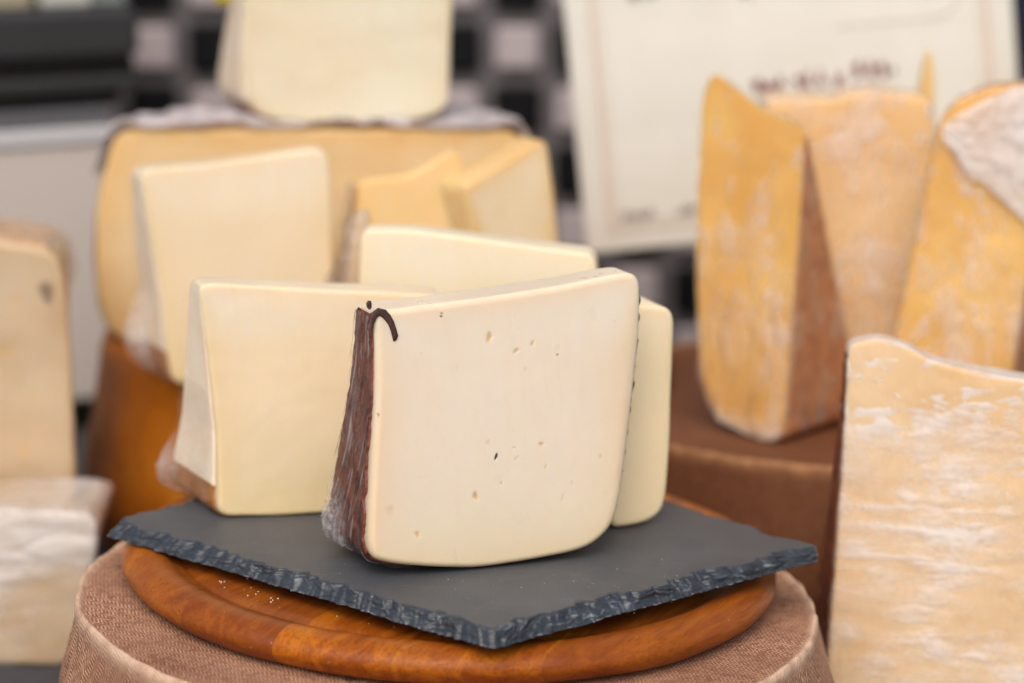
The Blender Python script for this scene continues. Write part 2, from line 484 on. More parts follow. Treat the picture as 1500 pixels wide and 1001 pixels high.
# ------------------------------------------------------------------ brown cloth-marked wheels
def wheel_mat(name, pale, dark, lip, tex=1.0, rot=0.0, seed=0.0):
    t = NT(name); o = t.obj()
    r = t.map(o, rot=(0, 0, rot))
    x, y, z = t.xyz(r)
    ny = t.noise(o, 30, 2)
    yy = t.math('MULTIPLY_ADD', ny, 0.004, y)
    xx = t.math('MULTIPLY_ADD', t.noise(t.map(o, loc=(3, 1, 0)), 30, 2), 0.004, x)
    zig = t.math('PINGPONG', yy, 0.0036)                                   # herringbone of the cloth print
    ph = t.math('MULTIPLY_ADD', zig, 0.9, xx)
    ph = t.math('MULTIPLY_ADD', z, 0.8, ph)
    wv = t.math('MULTIPLY_ADD', t.math('SINE', t.math('MULTIPLY', ph, 2 * math.pi / 0.0023)), 0.5, 0.5)
    brk = t.ramp(t.noise(o, 260, 3), [(0.38, 0.0), (0.6, 1.0)])
    wv = t.math('MULTIPLY', wv, t.math('MULTIPLY_ADD', brk, 0.6, 0.4))
    wv = t.ramp(wv, [(0.25, 0.0), (0.65, 1.0)])
    worn = t.ramp(t.noise(t.map(o, loc=(seed, 0, 0)), 11, 5, 0.6), [(0.36, 0.0), (0.62, 1.0)])
    st = t.math('MULTIPLY', t.math('MULTIPLY_ADD', worn, 0.6, 0.4), tex)
    blot = t.ramp(t.noise(t.map(o, loc=(seed, 5, 0)), 16, 6, 0.65), [(0.3, 0.0), (0.7, 1.0)])
    base = t.mix(blot, dark, tuple(0.35 * a + 0.65 * b for a, b in zip(pale, dark)))
    c = t.mix(t.math('MULTIPLY', wv, st), base, pale)
    c = t.mix(t.math('MULTIPLY', t.ramp(t.noise(o, 700, 2), [(0.6, 0.0), (0.72, 1.0)]), 0.5), c, tuple(x * 0.45 for x in dark))
    spots = t.ramp(t.noise(t.map(o, loc=(9, seed, 2)), 70, 3), [(0.68, 0.0), (0.74, 1.0)])
    c = t.mix(t.math('MULTIPLY', spots, 0.5), c, tuple(x * 0.5 for x in dark))
    lp = t.math('MULTIPLY', t.attr('lip'), t.ramp(t.noise(o, 90, 4), [(0.3, 0.35), (0.6, 1.0)]))
    c = t.mix(lp, c, lip)
    h = t.math('ADD', t.math('MULTIPLY', t.math('MULTIPLY', wv, st), 0.6), t.math('MULTIPLY', t.noise(o, 120, 5), 0.6))
    return t.done(t.bsdf(c, 0.62, t.bump(h, 0.55, 0.0012), 0.15))

def wheel(name, loc, r, h, m, label, cat, group=None, seed=0.0, bulge=0.012, lip=True, tilt=0.0):
    e = mp = None
    prof, at = [], []
    for k in range(26): prof.append((r * 0.97 * k / 25, h - 0.0015 - 0.001 * math.cos(k / 25 * 3))); at.append(0)
    ed = [(0.976, -0.0008, .25), (0.984, 0.0006, .7), (0.991, 0.0012, 1), (0.997, 0.0004, 1), (1.0, -0.0016, 1), (1.0015, -0.004, .55), (1.003, -0.008, .1)] if lip else \
         [(0.976, -0.002, 0), (0.985, -0.005, 0), (0.993, -0.010, 0), (0.999, -0.017, 0), (1.003, -0.025, 0)]
    for a, dz, l in ed: prof.append((r * a, h + dz)); at.append(l)
    z0 = prof[-1][1]
    for k in range(1, 33):
        f = k / 32
        prof.append((r * 1.003 + bulge * math.sin(math.pi * (0.5 * f + 0.5 * f * f)) ** 0.9 * (1.0), z0 * (1 - f) + 0.008 * f)); at.append(0)
    prof.append((r * 0.985, 0.001)); at.append(0); prof.append((r * 0.6, 0.0)); at.append(0); prof.append((0.0, 0.0)); at.append(0)
    def warp(a, rr, z):
        n = noise.fractal(Vector((math.cos(a) * 2.2 + seed, math.sin(a) * 2.2, z * 9)), 1, 2, 3)
        n2 = noise.fractal(Vector((math.cos(a) * 14 + seed, math.sin(a) * 14, z * 30)), 1, 2, 3)
        q = rr / r
        return rr + (0.0022 * n + 0.0007 * n2) * q * q, z + (0.0012 * n2 * q ** 8 if z > 0.02 else 0) - tilt * rr * math.cos(a) * z / h
    o = lathe(name, prof, 320, m, None, at, warp)
    o.location = loc
    return tag(o, label, cat, group)

M_wheel = wheel_mat('brown_cloth_rind', (0.66, 0.375, 0.23), (0.155, 0.056, 0.029), (0.68, 0.46, 0.31), 1.0, R(24), 2.0)
M_wheel2 = wheel_mat('brown_cloth_rind_far', (0.28, 0.115, 0.048), (0.11, 0.037, 0.016), (0.44, 0.22, 0.10), 0.6, R(-30), 7.0)
wheel('whole_cheese', (-0.0036, 0.0075, ZT + 0.0005), 0.2002, 0.1070, M_wheel, 'brown herringbone rind wheel under the round wooden board, nearest wheel', 'cheese wheel', 'brown rind wheels on the table', 1.0, 0.012, True, 0.0448)
wheel('whole_cheese', (0.2788, 0.3975, ZT), 0.2, 0.122, M_wheel2, 'brown rind wheel at the rear carrying the tall yellow wrapped wedges', 'cheese wheel', 'brown rind wheels on the table', 4.0)
t = NT('orange_rind'); o_ = t.obj()
n1 = t.noise(o_, 9, 5, 0.6); n2 = t.noise(o_, 55, 5, 0.6)
c_ = t.ramp(t.math('ADD', t.math('MULTIPLY', n1, 0.7), t.math('MULTIPLY', n2, 0.3)), [(0.32, (0.19, 0.046, 0.003)), (0.55, (0.33, 0.095, 0.005)), (0.75, (0.44, 0.15, 0.012))])
M_orange = t.done(t.bsdf(c_, 0.5, t.bump(n2, 0.3, 0.001), 0.15))
wheel('whole_cheese', (-0.062, 0.462, ZT), 0.205, 0.158, M_orange, 'smooth orange brown rind wheel under the wedges behind the slate', 'cheese wheel', None, 9.0, 0.012, False)

# ------------------------------------------------------------------ wooden board
t = NT('oiled_acacia'); o_ = t.map(t.obj(), rot=(0, 0, R(-62)))
x, y, z = t.xyz(o_)
wy = t.math('MULTIPLY_ADD', t.noise(t.map(o_, (1, 3, 1)), 6, 2), 0.03, y)
stave = t.math('FLOOR', t.math('DIVIDE', y, 0.062))
wn = t.node('TexWhiteNoise'); wn.noise_dimensions = '1D'; t.set(wn, 'W', t.math('ADD', stave, 3.3))
sv = wn.outputs['Value']
cv = t.node('CombineXYZ'); t.set(cv, 0, t.math('ADD', x, t.math('MULTIPLY', sv, 7.0))); t.set(cv, 1, wy); t.set(cv, 2, z)
gv = t.map(cv.outputs[0], (1.2, 16, 16))
g1 = t.noise(gv, 6, 5, 0.6, 1.2)
g2 = t.noise(t.map(cv.outputs[0], (4, 90, 90)), 9, 3, 0.6, 0.3)
fig = t.noise(t.map(cv.outputs[0], (1, 1, 1)), 13, 3, 0.55, 0.8)
c_ = t.ramp(t.math('ADD', t.math('MULTIPLY', g1, 0.55), t.math('MULTIPLY', fig, 0.45)),
            [(0.30, (0.10, 0.020, 0.002)), (0.45, (0.29, 0.066, 0.005)), (0.56, (0.44, 0.122, 0.007)), (0.72, (0.58, 0.21, 0.016))])
c_ = t.mix(t.math('MULTIPLY', t.ramp(g2, [(0.50, 0.0), (0.66, 1.0)]), 0.62), c_, (0.12, 0.028, 0.005))
c_ = t.mix(t.math('MULTIPLY', sv, 0.55), c_, (0.20, 0.048, 0.009))
sm = t.math('ABSOLUTE', t.math('SUBTRACT', t.math('FRACT', t.math('DIVIDE', y, 0.062)), 0.5))
c_ = t.mix(t.ramp(sm, [(0.485, 0.0), (0.499, 0.22)]), c_, (0.08, 0.02, 0.008))
dst = t.ramp(t.noise(t.obj(), 520, 2), [(0.73, 0.0), (0.77, 1.0)])
c_ = t.mix(t.math('MULTIPLY', dst, 0.5), c_, (0.75, 0.6, 0.45))
M_wood = t.done(t.bsdf(c_, t.ramp(g1, [(0.3, 0.3), (0.7, 0.42)]), t.bump(t.math('ADD', g2, t.math('MULTIPLY', g1, 0.5)), 0.14, 0.001), 0.2))
prof = [(0.001, 0.0210)] + [(0.140 * k / 20, 0.0210) for k in range(1, 21)]
prof += [(0.1450, 0.0207), (0.1478, 0.0196), (0.1495, 0.0190), (0.1508, 0.0194), (0.1525, 0.0210)]
for k in range(0, 25):
    a = math.pi * 0.80 * (1 - k / 24.0) - 0.35 * (k / 24.0)
    prof.append((0.1665 + 0.0142 * math.cos(a), 0.0138 + 0.0124 * math.sin(a)))
prof += [(0.1765, 0.0035), (0.1735, 0.001), (0.17, 0.0), (0.08, 0.0), (0.001, 0.0)]
def wwarp(a, r, z):
    n = noise.fractal(Vector((math.cos(a) * 3, math.sin(a) * 3, 4)), 1, 2, 3)
    k = max(0.0, (r - 0.14) / 0.04)
    return r + 0.0012 * n * k, z + 0.0010 * n * k * (z > 0.004)
prof = [(r_, z_ * 0.72) for r_, z_ in prof]
board = lathe('wooden_board', prof, 360, M_wood, None, None, wwarp)
board.location = (-0.0034, 0.0359, -0.0318)
board.rotation_euler = (0, R(2.4), 0)
tag(board, 'round oiled wooden serving board with raised rim under the slate', 'board')

# ------------------------------------------------------------------ slate
t = NT('split_slate'); o_ = t.obj(); ch = t.attr('chip')
n1 = t.noise(o_, 25, 5, 0.6); n2 = t.noise(t.map(o_, (1, 2.2, 1), (0, 0, R(35))), 70, 4, 0.55)
top = t.ramp(n1, [(0.3, (0.057, 0.061, 0.065)), (0.7, (0.081, 0.084, 0.088))])
scr = t.noise(t.map(o_, (1, 9, 1), (0, 0, R(20))), 150, 2, 0.5, 1.5)
scr2 = t.ramp(t.noise(o_, 40, 3), [(0.48, 0.0), (0.66, 1.0)])
top = t.mix(t.math('MULTIPLY', t.math('MULTIPLY', t.ramp(scr, [(0.61, 0.0), (0.72, 1.0)]), scr2), 0.6), top, (0.27, 0.27, 0.27))
dst = t.ramp(t.noise(t.map(o_, (1, 1.7, 1), (0, 0, 1)), 480, 1), [(0.72, 0.0), (0.79, 1.0)])
top = t.mix(t.math('MULTIPLY', dst, 0.6), top, (0.34, 0.34, 0.33))
edge = t.ramp(n2, [(0.3, (0.024, 0.028, 0.033)), (0.6, (0.039, 0.046, 0.054)), (0.8, (0.066, 0.076, 0.088))])
crest = t.attr('crest')
edge = t.mix(t.math('MULTIPLY', crest, t.ramp(n2, [(0.4, 0.1), (0.6, 1.0)])), edge, (0.24, 0.265, 0.29))  # lighter crests paint the edge highlights into the slate colour
c_ = t.mix(ch, top, edge)
rg = t.mix(ch, (0.52, 0.52, 0.52), (0.36, 0.36, 0.36))
h_ = t.math('ADD', t.math('MULTIPLY', n2, t.math('MULTIPLY_ADD', ch, 0.5, 0.06)), t.math('MULTIPLY', n1, 0.15))
M_slate = t.done(t.bsdf(c_, rg, t.bump(h_, 0.55, 0.0016), 0.5))

def make_slate():
    C4 = [np.array(p) for p in ((-0.1920, 0.0190), (0.0208, -0.1500), (0.1985, 0.0015), (-0.0330, 0.2480))]
    q = rounded_outline(C4, 1500, 0.004)
    # uneven hand-cut outline
    t_ = np.roll(q, -1, 0) - np.roll(q, 1, 0); t_ /= np.linalg.norm(t_, axis=1)[:, None]
    nr = np.c_[t_[:, 1], -t_[:, 0]]
    V, CH, CR = [], [], []
    K = 20; n = len(q)
    arc = np.r_[0, np.cumsum(np.linalg.norm(np.diff(q, axis=0), axis=1))]
    cen = q.mean(0)
    f01 = lambda x, y, s, o=3: noise.fractal(Vector((x, y, s)), 0.9, 2.0, o)
    loops = []
    for fr in (0.0, 0.3, 0.6, 0.82, 0.92, 0.97, 0.995): loops.append(('top', fr))
    for k in range(K + 1): loops.append(('edge', k / K))
    loops += [('bot', 0.9), ('bot', 0.0)]
    # chipped band: each loop walks outward and down with shell-like flakes
    wid = np.array([0.0062 + 0.0070 * f01(p[0] * 34, p[1] * 34, 1.0) + 0.003 * f01(p[0] * 130, p[1] * 130, 2.0) for p in q])
    wid = np.clip(wid, 0.0025, 0.019)
    outl = np.array([0.0012 * f01(p[0] * 30, p[1] * 30, 5.0) + 0.0011 * f01(p[0] * 260, p[1] * 260, 6.0, 4) for p in q])
    rim = q + nr * (outl)[:, None]
    ds = arc[-1] / n; sig = 0.016 / ds; kk = int(3 * sig)      # soften the turn at the corners so the inner border never folds over
    kern = np.exp(-0.5 * (np.arange(-kk, kk + 1) / sig) ** 2); kern /= kern.sum()
    sn = sum(kern[j + kk] * np.roll(nr, -j, 0) for j in range(-kk, kk + 1))
    rad = q - cen; dist = np.linalg.norm(rad, axis=1)[:, None]
    topedge = cen + rad * (1 - (wid[:, None] * 1.25 + 0.0004) / dist)
    for kind, f in loops:
        if kind == 'top':
            P = cen + (topedge - cen) * f
            for p in P: V.append((p[0], p[1], 0.0)); CH.append(0.0); CR.append(0.0)
        elif kind == 'edge':
            for i in range(n):
                p = topedge[i] + (rim[i] - topedge[i]) * (f ** 0.8)
                z = -0.0082 * f ** 1.15
                a = arc[i]
                wx = a + 0.010 * f01(a * 45, f * 1.4, 31); wf = f + 0.45 * f01(a * 28, f * 1.2, 37)
                r1 = 1 - abs(f01(wx * 48 + wf * 0.9, wf * 1.5, 3.0, 2)) * 2.6
                r2 = 1 - abs(f01(wx * 120 - wf * 1.4, wf * 2.6, 8.0, 2)) * 2.6
                r1, r2 = max(r1, -0.6), max(r2, -0.6)
                env = math.sin(math.pi * min(1, f * 1.02)) ** 0.6 if f < 0.98 else 0.2
                env *= 0.45 + 0.75 * wand(f01(a * 16, f * 0.8, 61), -0.25, 0.25)
                dz = 0.0017 * r1 + 0.0004 * r2 - 0.0008 + 0.0003 * f01(a * 320, f * 9, 40, 3)
                cr = max(wand(r1, 0.80, 0.98), 0.35 * wand(r2, 0.86, 1.0)) * env * wand(f01(a * 36, f * 2, 50), -0.02, 0.2)
                p = p + nr[i] * dz * 0.8 * env
                V.append((p[0], p[1], z + dz * 0.75 * env))
                CH.append(min(1.0, f * 14)); CR.append(max(cr, 0.8 if (f > 0.9 and f01(a * 150, f, 20) > 0.12) else 0.0))
        else:
            P = cen + (rim - nr * 0.002 - cen) * f
            for p in P: V.append((p[0], p[1], -0.0082)); CH.append(1.0); CR.append(0.0)
    F = []
    for l in range(len(loops) - 1):
        for i in range(n):
            j = (i + 1) % n
            F.append((l * n + i, (l + 1) * n + i, (l + 1) * n + j, l * n + j))
    return mesh_obj('slate_board', V, F, M_slate, None, attrs={'chip': CH, 'crest': CR})
slate = make_slate()
slate.rotation_euler = (0, R(1.26), 0)
tag(slate, 'dark grey slate slab with rough chipped edges lying on the wooden board', 'slate board')

M_crumb = plain('cheese_crumb', (0.78, 0.66, 0.48), 0.6, 0.3, 0.1, 300)
def crumbs():
    rg = random.Random(3); V, F = [], []
    spots = []
    for _ in range(26):                                    # on the board's floor, in front of the slate
        a = rg.uniform(-2.6, -2.25) if rg.random() < 0.7 else rg.uniform(-2.9, -0.5)
        r = rg.uniform(0.125, 0.143)
        x, y = -0.0034 + r * math.cos(a), 0.0359 + r * math.sin(a)
        spots.append((x, y, -0.0318 + 0.0151 - 0.0419 * (x + 0.0034) + 0.0003, rg.uniform(0.0002, 0.0006)))
    for _ in range(30):                                    # on the slate, round the wedges
        x, y = rg.uniform(-0.06, 0.12), rg.uniform(-0.095, -0.02)
        spots.append((x, y, -0.022 * x + 0.0002, rg.uniform(0.00012, 0.00032)))
    for x, y, z, s in spots:
        k = len(V)
        for dx, dy, dz in ((1, 0, 0), (-1, 0, 0), (0, 1, 0), (0, -1, 0), (0, 0, 1), (0, 0, -1)):
            q = s * rg.uniform(0.7, 1.3); V.append((x + dx * q * 1.2 + dy * q * 0.4, y + dy * q - dx * q * 0.3, z + dz * q * 0.8))
        for f in ((0, 2, 4), (2, 1, 4), (1, 3, 4), (3, 0, 4), (2, 0, 5), (1, 2, 5), (3, 1, 5), (0, 3, 5)): F.append(tuple(k + i for i in f))
    tag(mesh_obj('crumbs', V, F, M_crumb), kind='stuff')
crumbs()

# ------------------------------------------------------------------ cheese: materials
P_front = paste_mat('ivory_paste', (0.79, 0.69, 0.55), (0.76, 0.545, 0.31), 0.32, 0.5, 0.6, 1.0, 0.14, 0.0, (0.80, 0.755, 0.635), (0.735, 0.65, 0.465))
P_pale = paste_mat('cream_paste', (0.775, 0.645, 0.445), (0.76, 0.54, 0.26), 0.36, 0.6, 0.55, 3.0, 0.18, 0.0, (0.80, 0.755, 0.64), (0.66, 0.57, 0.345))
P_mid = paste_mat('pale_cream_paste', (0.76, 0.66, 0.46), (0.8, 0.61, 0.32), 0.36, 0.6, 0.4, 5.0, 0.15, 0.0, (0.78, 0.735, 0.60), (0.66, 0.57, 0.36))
P_gold = paste_mat('golden_paste', (0.8, 0.59, 0.29), (0.74, 0.43, 0.13), 0.36, 0.55, 0.4, 8.0, 0.6, 0.05)
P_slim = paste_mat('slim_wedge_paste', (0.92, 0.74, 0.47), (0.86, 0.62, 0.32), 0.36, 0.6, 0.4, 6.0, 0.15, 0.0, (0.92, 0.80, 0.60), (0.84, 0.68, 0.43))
P_half = paste_mat('half_wheel_paste', (0.80, 0.69, 0.47), (0.73, 0.44, 0.14), 0.36, 0.5, 0.95, 9.0, 0.55, 0.05)
P_old = paste_mat('aged_paste', (0.82, 0.52, 0.17), (0.66, 0.33, 0.07), 0.34, 0.45, 0.45, 11.0, 0.9, 0.2)
P_top = paste_mat('ripe_cream_paste', (0.72, 0.67, 0.51), (0.7, 0.53, 0.3), 0.36, 0.5, 0.35, 14.0, 0.5, 0.05)
P_peach = paste_mat('peach_paste', (0.8, 0.56, 0.29), (0.72, 0.42, 0.15), 0.36, 0.5, 0.3, 17.0, 0.8, 0.1)
P_mould = paste_mat('floury_paste', (0.80, 0.595, 0.36), (0.70, 0.44, 0.20), 0.5, 0.4, 0.3, 21.0, 0.8, 0.3)
P_beige = paste_mat('beige_paste', (0.6, 0.465, 0.305), (0.48, 0.3, 0.14), 0.45, 0.4, 0.4, 25.0, 0.6, 0.1)
R_brown = rind_mat('dark_brown_rind', (0.085, 0.024, 0.014), (0.29, 0.092, 0.050), 0.42, 90, 0.002)
R_choc = rind_mat('chocolate_rind', (0.030, 0.011, 0.009), (0.085, 0.032, 0.022), 0.45, 120, 0.001)
R_tan = rind_mat('russet_rind', (0.30, 0.11, 0.03), (0.48, 0.20, 0.06), 0.45, 80)
R_pale = rind_mat('pale_side', (0.90, 0.71, 0.49), (0.95, 0.82, 0.63), 0.45, 50)
R_straw = rind_mat('straw_rind', (0.50, 0.28, 0.13), (0.68, 0.46, 0.26), 0.5, 60)
R_mauve = rind_mat('mauve_brown_rind', (0.34, 0.135, 0.058), (0.54, 0.25, 0.115), 0.5, 70)
F_streak = film_mat('streaked_cling_film', (3.2, 1.2, 0.30), (0.25, 0.30, 0), 120, 0.0, 0.22, 0.60, 0.72, (0.95, 0.90, 0.88), 0.0, 0.0010, 0.5, 0.08)
F_soft = film_mat('soft_cling_film', (2.2, 1.0, 0.30), (0.3, 0.5, 0), 90, 0.0, 0.25, 0.58, 0.75, (0.98, 0.94, 0.89), 0.0, 0.0010, 0.2, 0.12)
F_crumple = film_mat('crumpled_cling_film', (1, 1, 1), (0, 0, 0), 110, 0.22, 0.9, 0.46, 0.62, (0.93, 0.90, 0.90), 0.2, 0.003)
F_wrap = film_mat('loose_cling_film', (1.3, 1, 0.5), (0, 0.5, 0), 34, 0.01, 0.8, 0.55, 0.70, (0.96, 0.91, 0.84), 0.06, 0.002, 0.4)
F_flour = film_mat('floury_cling_film', (0.45, 1, 1.8), (0, -0.15, 0), 30, 0.03, 0.8, 0.5, 0.72, (0.97, 0.93, 0.87), 0.10, 0.0010, 0.3)
F_white = film_mat('milky_cling_film', (0.55, 1, 1.4), (0, -0.3, 0), 34, 0.03, 0.6, 0.5, 0.72, (0.97, 0.93, 0.88), 0.12, 0.0014)
F_grey = film_mat('greyish_cling_film', (1, 1, 1), (0, 0, 0), 50, 0.35, 0.8, 0.45, 0.65, (0.80, 0.75, 0.75), 0.35, 0.002)

def root(name, loc, yaw, label, cat, group=None):
    return tag(empty(name, loc, R(yaw)), label, cat, group)

# ------------------------------------------------------------------ front wedge (hero)
G_SL = 'cheese wedges standing on the slate'
fw = root('cheese_wedge', (0.0129, -0.0546, 0.0004), 22, 'large ivory cheese wedge with dark brown rind, front-most on the slate', 'cheese', G_SL)
fp = [(-0.049, 0.1385), (-0.0395, 0.1385), (0.0068, 0.1405), (0.0565, 0.144), (0.088, 0.1478), (0.0975, 0.1470), (0.0995, 0.138), (0.0976, 0.1116), (0.0932, 0.0829), (0.0883, 0.0542), (0.0836, 0.0291), (0.0794, 0.0156),
      (0.0699, 0.0068), (0.0579, 0.0024), (0.0306, 0.0004), (0.0, 0.0), (-0.0298, 0.0042), (-0.0482, 0.0082), (-0.0585, 0.0127), (-0.0572, 0.0336), (-0.0541, 0.0613), (-0.0507, 0.089), (-0.0489, 0.1132)]
S = Slab(fp, 0.066, 0.022, 7, 0.0036, 460, 0.010, 0.002, -0.004, 0.0, 2.0)
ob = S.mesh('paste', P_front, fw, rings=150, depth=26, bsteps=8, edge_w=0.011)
displace(ob, (0.0004, 14, 3.0, 2), (0.00008, 90, 8.0, 3))
pits(ob, S, [(0.0125, 0.1203, .0015, .0034, -14, .0016, 0), (0.0273, 0.112, .0022, .0014, 30, .0012, 0), (0.0362, 0.1148, .0010, .0020, -20, .0012, 0),
             (-0.0133, 0.1334, .0005, .0018, -8, .0008, 1), (0.0132, 0.0581, .0009, .0023, -25, .0013, 1), (0.0008, 0.0386, .0015, .0026, 12, .0018, 0),
             (0.0386, 0.062, .0015, .0013, 0, .0014, 0), (-0.0319, 0.0223, .0012, .0020, 15, .0014, 0), (0.0235, 0.0617, .0014, .0008, 10, .0006, 0),
             (0.0245, 0.0560, .0022, .0010, 30, .0005, 0), (0.009, 0.0656, .0015, .0018, 0, .0006, 0), (0.0407, 0.0501, .0007, .0015, -30, .0009, 0),
             (0.0318, 0.1020, .0008, .0014, 0, .0005, 0), (0.072, 0.0522, .0010, .0010, 0, .0009, 0), (0.0496, 0.0327, .0010, .0026, -25, .0005, 0),
             (0.0154, 0.0437, .0009, .0013, 0, .0008, 0), (-0.0495, 0.0854, .0007, .0009, 0, .0005, 1), (0.055, 0.040, .0009, .0009, 0, .0006, 0),
             (-0.046, 0.036, .0030, .0030, 0, .0005, 0), (-0.025, 0.115, .0007, .0007, 0, .0005, 0), (-0.030, 0.070, .0007, .0007, 0, .0005, 0), (0.050, 0.108, .0006, .0006, 0, .0005, 1)])
fr = lambda a, b, c, o=3: noise.fractal(Vector((a, b, c)), 0.9, 2.0, o)
S.strip('rind', R_brown, fw, (-0.0298, 0.0042), (-0.0490, 0.136), 0.115, 0.97, lambda u, v, q: 0.0013 + 0.0006 * fr(u * 30, v * 12, 3), 40, 1, 0.003, 0.055, 2.0, 120)
S.strip('rind', R_choc, fw, (0.100, 0.138), (-0.0290, 0.0042), 0.09, 0.97, lambda u, v, q: 0.0003 + 0.0009 * fr(q[0] * 200, q[1] * 200 + v * 8, 6), 16, 1, 0.003, 0.03, 5.0, 200)
def fold(u, v):
    """sharp creases running steeply down across the wrapped side"""
    r1 = 1 - abs(fr(v * 4.2 + u * 4.5, u * 1.0, 1, 2)) * 2.6
    r2 = 1 - abs(fr(v * 9 + u * 8, u * 1.6, 6, 1)) * 3.4
    return max(wand(r1, 0.5, 1.0), 0.45 * wand(r2, 0.6, 1.0))
def film_off(u, v, q):
    low = max(0.0, 1 - abs(u - 0.22) / 0.22)
    bul = 0.0030 * (low ** 1.4) * max(0.0, (v - 0.35) / 0.65) ** 0.8
    return 0.0018 + 0.0013 * fold(u, v) + bul + 0.0030 * low * abs(fr(u * 55, v * 24, 7)) * wand(v, 0.35, 0.6)
mk = lambda u, v: max(0.62 * fold(u, v) ** 3 * wand(fr(v * 5, u * 6, 77), -0.05, 0.3), (0.35 + 0.75 * wand(fr(u * 60, v * 26, 8), -0.3, 0.3)) * max(0.0, 1 - abs(u - 0.20) / 0.24) * max(0.0, min(1, (v - 0.40) / 0.3)))  # whitens the folds as painted glints, and the low crumple
ob = S.strip('cling_film', F_streak, fw, (-0.022, 0.0034), (-0.0489, 0.134), 0.10, 0.985, film_off, 150, 1, 0, 0.02, 9.0, 60, mk)
def spot_strip(name, m, parent, S, path, wid, thick, lift):
    """a thin curled flake lying on the front face along a path of (a, b, width factor)"""
    V, F = [], []
    nrm = np.array([0, -math.cos(S.lean), math.sin(S.lean)])
    pp = [np.array(p[:2]) for p in path]
    for i, p in enumerate(pp):
        t_ = pp[min(i + 1, len(pp) - 1)] - pp[max(i - 1, 0)]; t_ /= np.linalg.norm(t_)
        nn = np.array([-t_[1], t_[0]]); hw = wid * path[i][2]
        for k in range(8):
            an = 2 * math.pi * k / 8
            q = p + nn * hw * math.cos(an)
            V.append(np.array([q[0], q[1] * math.sin(S.lean), q[1] * math.cos(S.lean)]) + nrm * (lift + thick * math.sin(an)))
    for i in range(len(pp) - 1):
        for k in range(8): F.append((i * 8 + k, i * 8 + (k + 1) % 8, i * 8 + 8 + (k + 1) % 8, i * 8 + 8 + k))
    F.append(tuple(range(8))); F.append(tuple(range(len(pp) * 8 - 8, len(pp) * 8)))
    o = mesh_obj(name, V, F, m, parent)
    return o
cu = [(-0.0520, 0.1290, .9), (-0.0512, 0.1325, .9), (-0.0495, 0.1362, .9), (-0.0468, 0.1378, 1.1), (-0.0442, 0.1368, 1.1), (-0.0420, 0.1346, 1.0), (-0.0404, 0.1316, .95), (-0.0394, 0.1282, .9), (-0.0389, 0.1248, .8), (-0.0388, 0.1228, .4)]
ob = spot_strip('rind_curl', R_choc, fw, S, cu, 0.0021, 0.0006, 0.0003); displace(ob, (0.0009, 420, 5.0, 3)); ob['label'] = 'dark curl of rind on the upper corner'
ob = spot_strip('rind_crumb', R_choc, fw, S, [(-0.0500, 0.1392, .5), (-0.0502, 0.1405, 1), (-0.0503, 0.1422, 1.1), (-0.0500, 0.1436, .6)], 0.0014, 0.0009, -0.004)

# ------------------------------------------------------------------ the other wedges on the slate
lw = root('cheese_wedge', (-0.1017, 0.0343, 0.0025), 12, 'pale yellow wedge with film-wrapped pale side at the left end of the slate', 'cheese', G_SL)
S = Slab([(-0.0355, 0.1300), (-0.0214, 0.1296), (0.0235, 0.1250), (0.0729, 0.1209), (0.0998, 0.1182), (0.1027, 0.1104), (0.0986, 0.0184), (0.0921, 0.003), (0.04, -0.0001), (0.0, 0.0), (-0.0245, 0.0012), (-0.0300, 0.0040), (-0.0290, 0.0484), (-0.0319, 0.09)],
         0.074, 0.020, 8, 0.0020, 260, 0.003, 0.024, 0)
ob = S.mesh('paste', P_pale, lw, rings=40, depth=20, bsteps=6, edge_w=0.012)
displace(ob, (0.0008, 16, 13.0, 2), (0.0002, 90, 18.0, 2))
S.strip('side_face', R_pale, lw, (-0.0297, 0.016), (-0.0355, 0.128), 0.07, 0.97, lambda u, v, q: 0.0005, 20, 1, 0.002, 0.01, 3, 90)
S.strip('rind', R_tan, lw, (-0.022, 0.001), (-0.0297, 0.0185), 0.06, 0.98, lambda u, v, q: 0.0010, 24, 1, 0.002, 0.02, 4, 150)
def film_off2(u, v, q):
    low = max(0.0, 1 - abs(u - 0.30) / 0.26)
    return 0.0016 + 0.0008 * abs(fr(v * 18 + u * 6, u * 3, 4)) + low * max(0.0, v - 0.3) * 0.007 + 0.003 * low * abs(fr(u * 40, v * 14, 17))
mk2 = lambda u, v: 0.5 * max(0.0, 1 - abs(u - 0.32) / 0.26) * max(0.0, min(1, (v - 0.55) / 0.3))
S.strip('cling_film', F_soft, lw, (-0.015, 0.0008), (-0.0298, 0.072), 0.14, 1.02, film_off2, 70, 1, 0, 0.02, 19.0, 60, mk2)

mw = root('cheese_wedge', (0.0, 0.125, 0.0005), -4, 'pale cream wedge behind the front wedge, its top edge sloping down to the right', 'cheese', G_SL)
S = Slab([(-0.0594, 0.1442), (-0.0307, 0.1440), (0.0094, 0.1395), (0.0493, 0.1346), (0.0768, 0.1318), (0.0790, 0.124), (0.0785, 0.0582), (0.077, 0.006), (0.07, 0.0), (-0.055, 0.0), (-0.063, 0.006), (-0.0632, 0.0881), (-0.0610, 0.1122)],
         0.058, 0.020, 8, 0.0022, 220, 0.004, 0.006, 0.0)
ob = S.mesh('paste', P_mid, mw, rings=30, depth=16, bsteps=5, edge_w=0.006)
displace(ob, (0.0008, 16, 23.0, 2))
S.strip('rind', R_tan, mw, (0.0785, 0.06), (-0.0632, 0.07), 0.10, 0.97, lambda u, v, q: 0.0008, 10, 2, 0.002, 0.02, 6, 120)

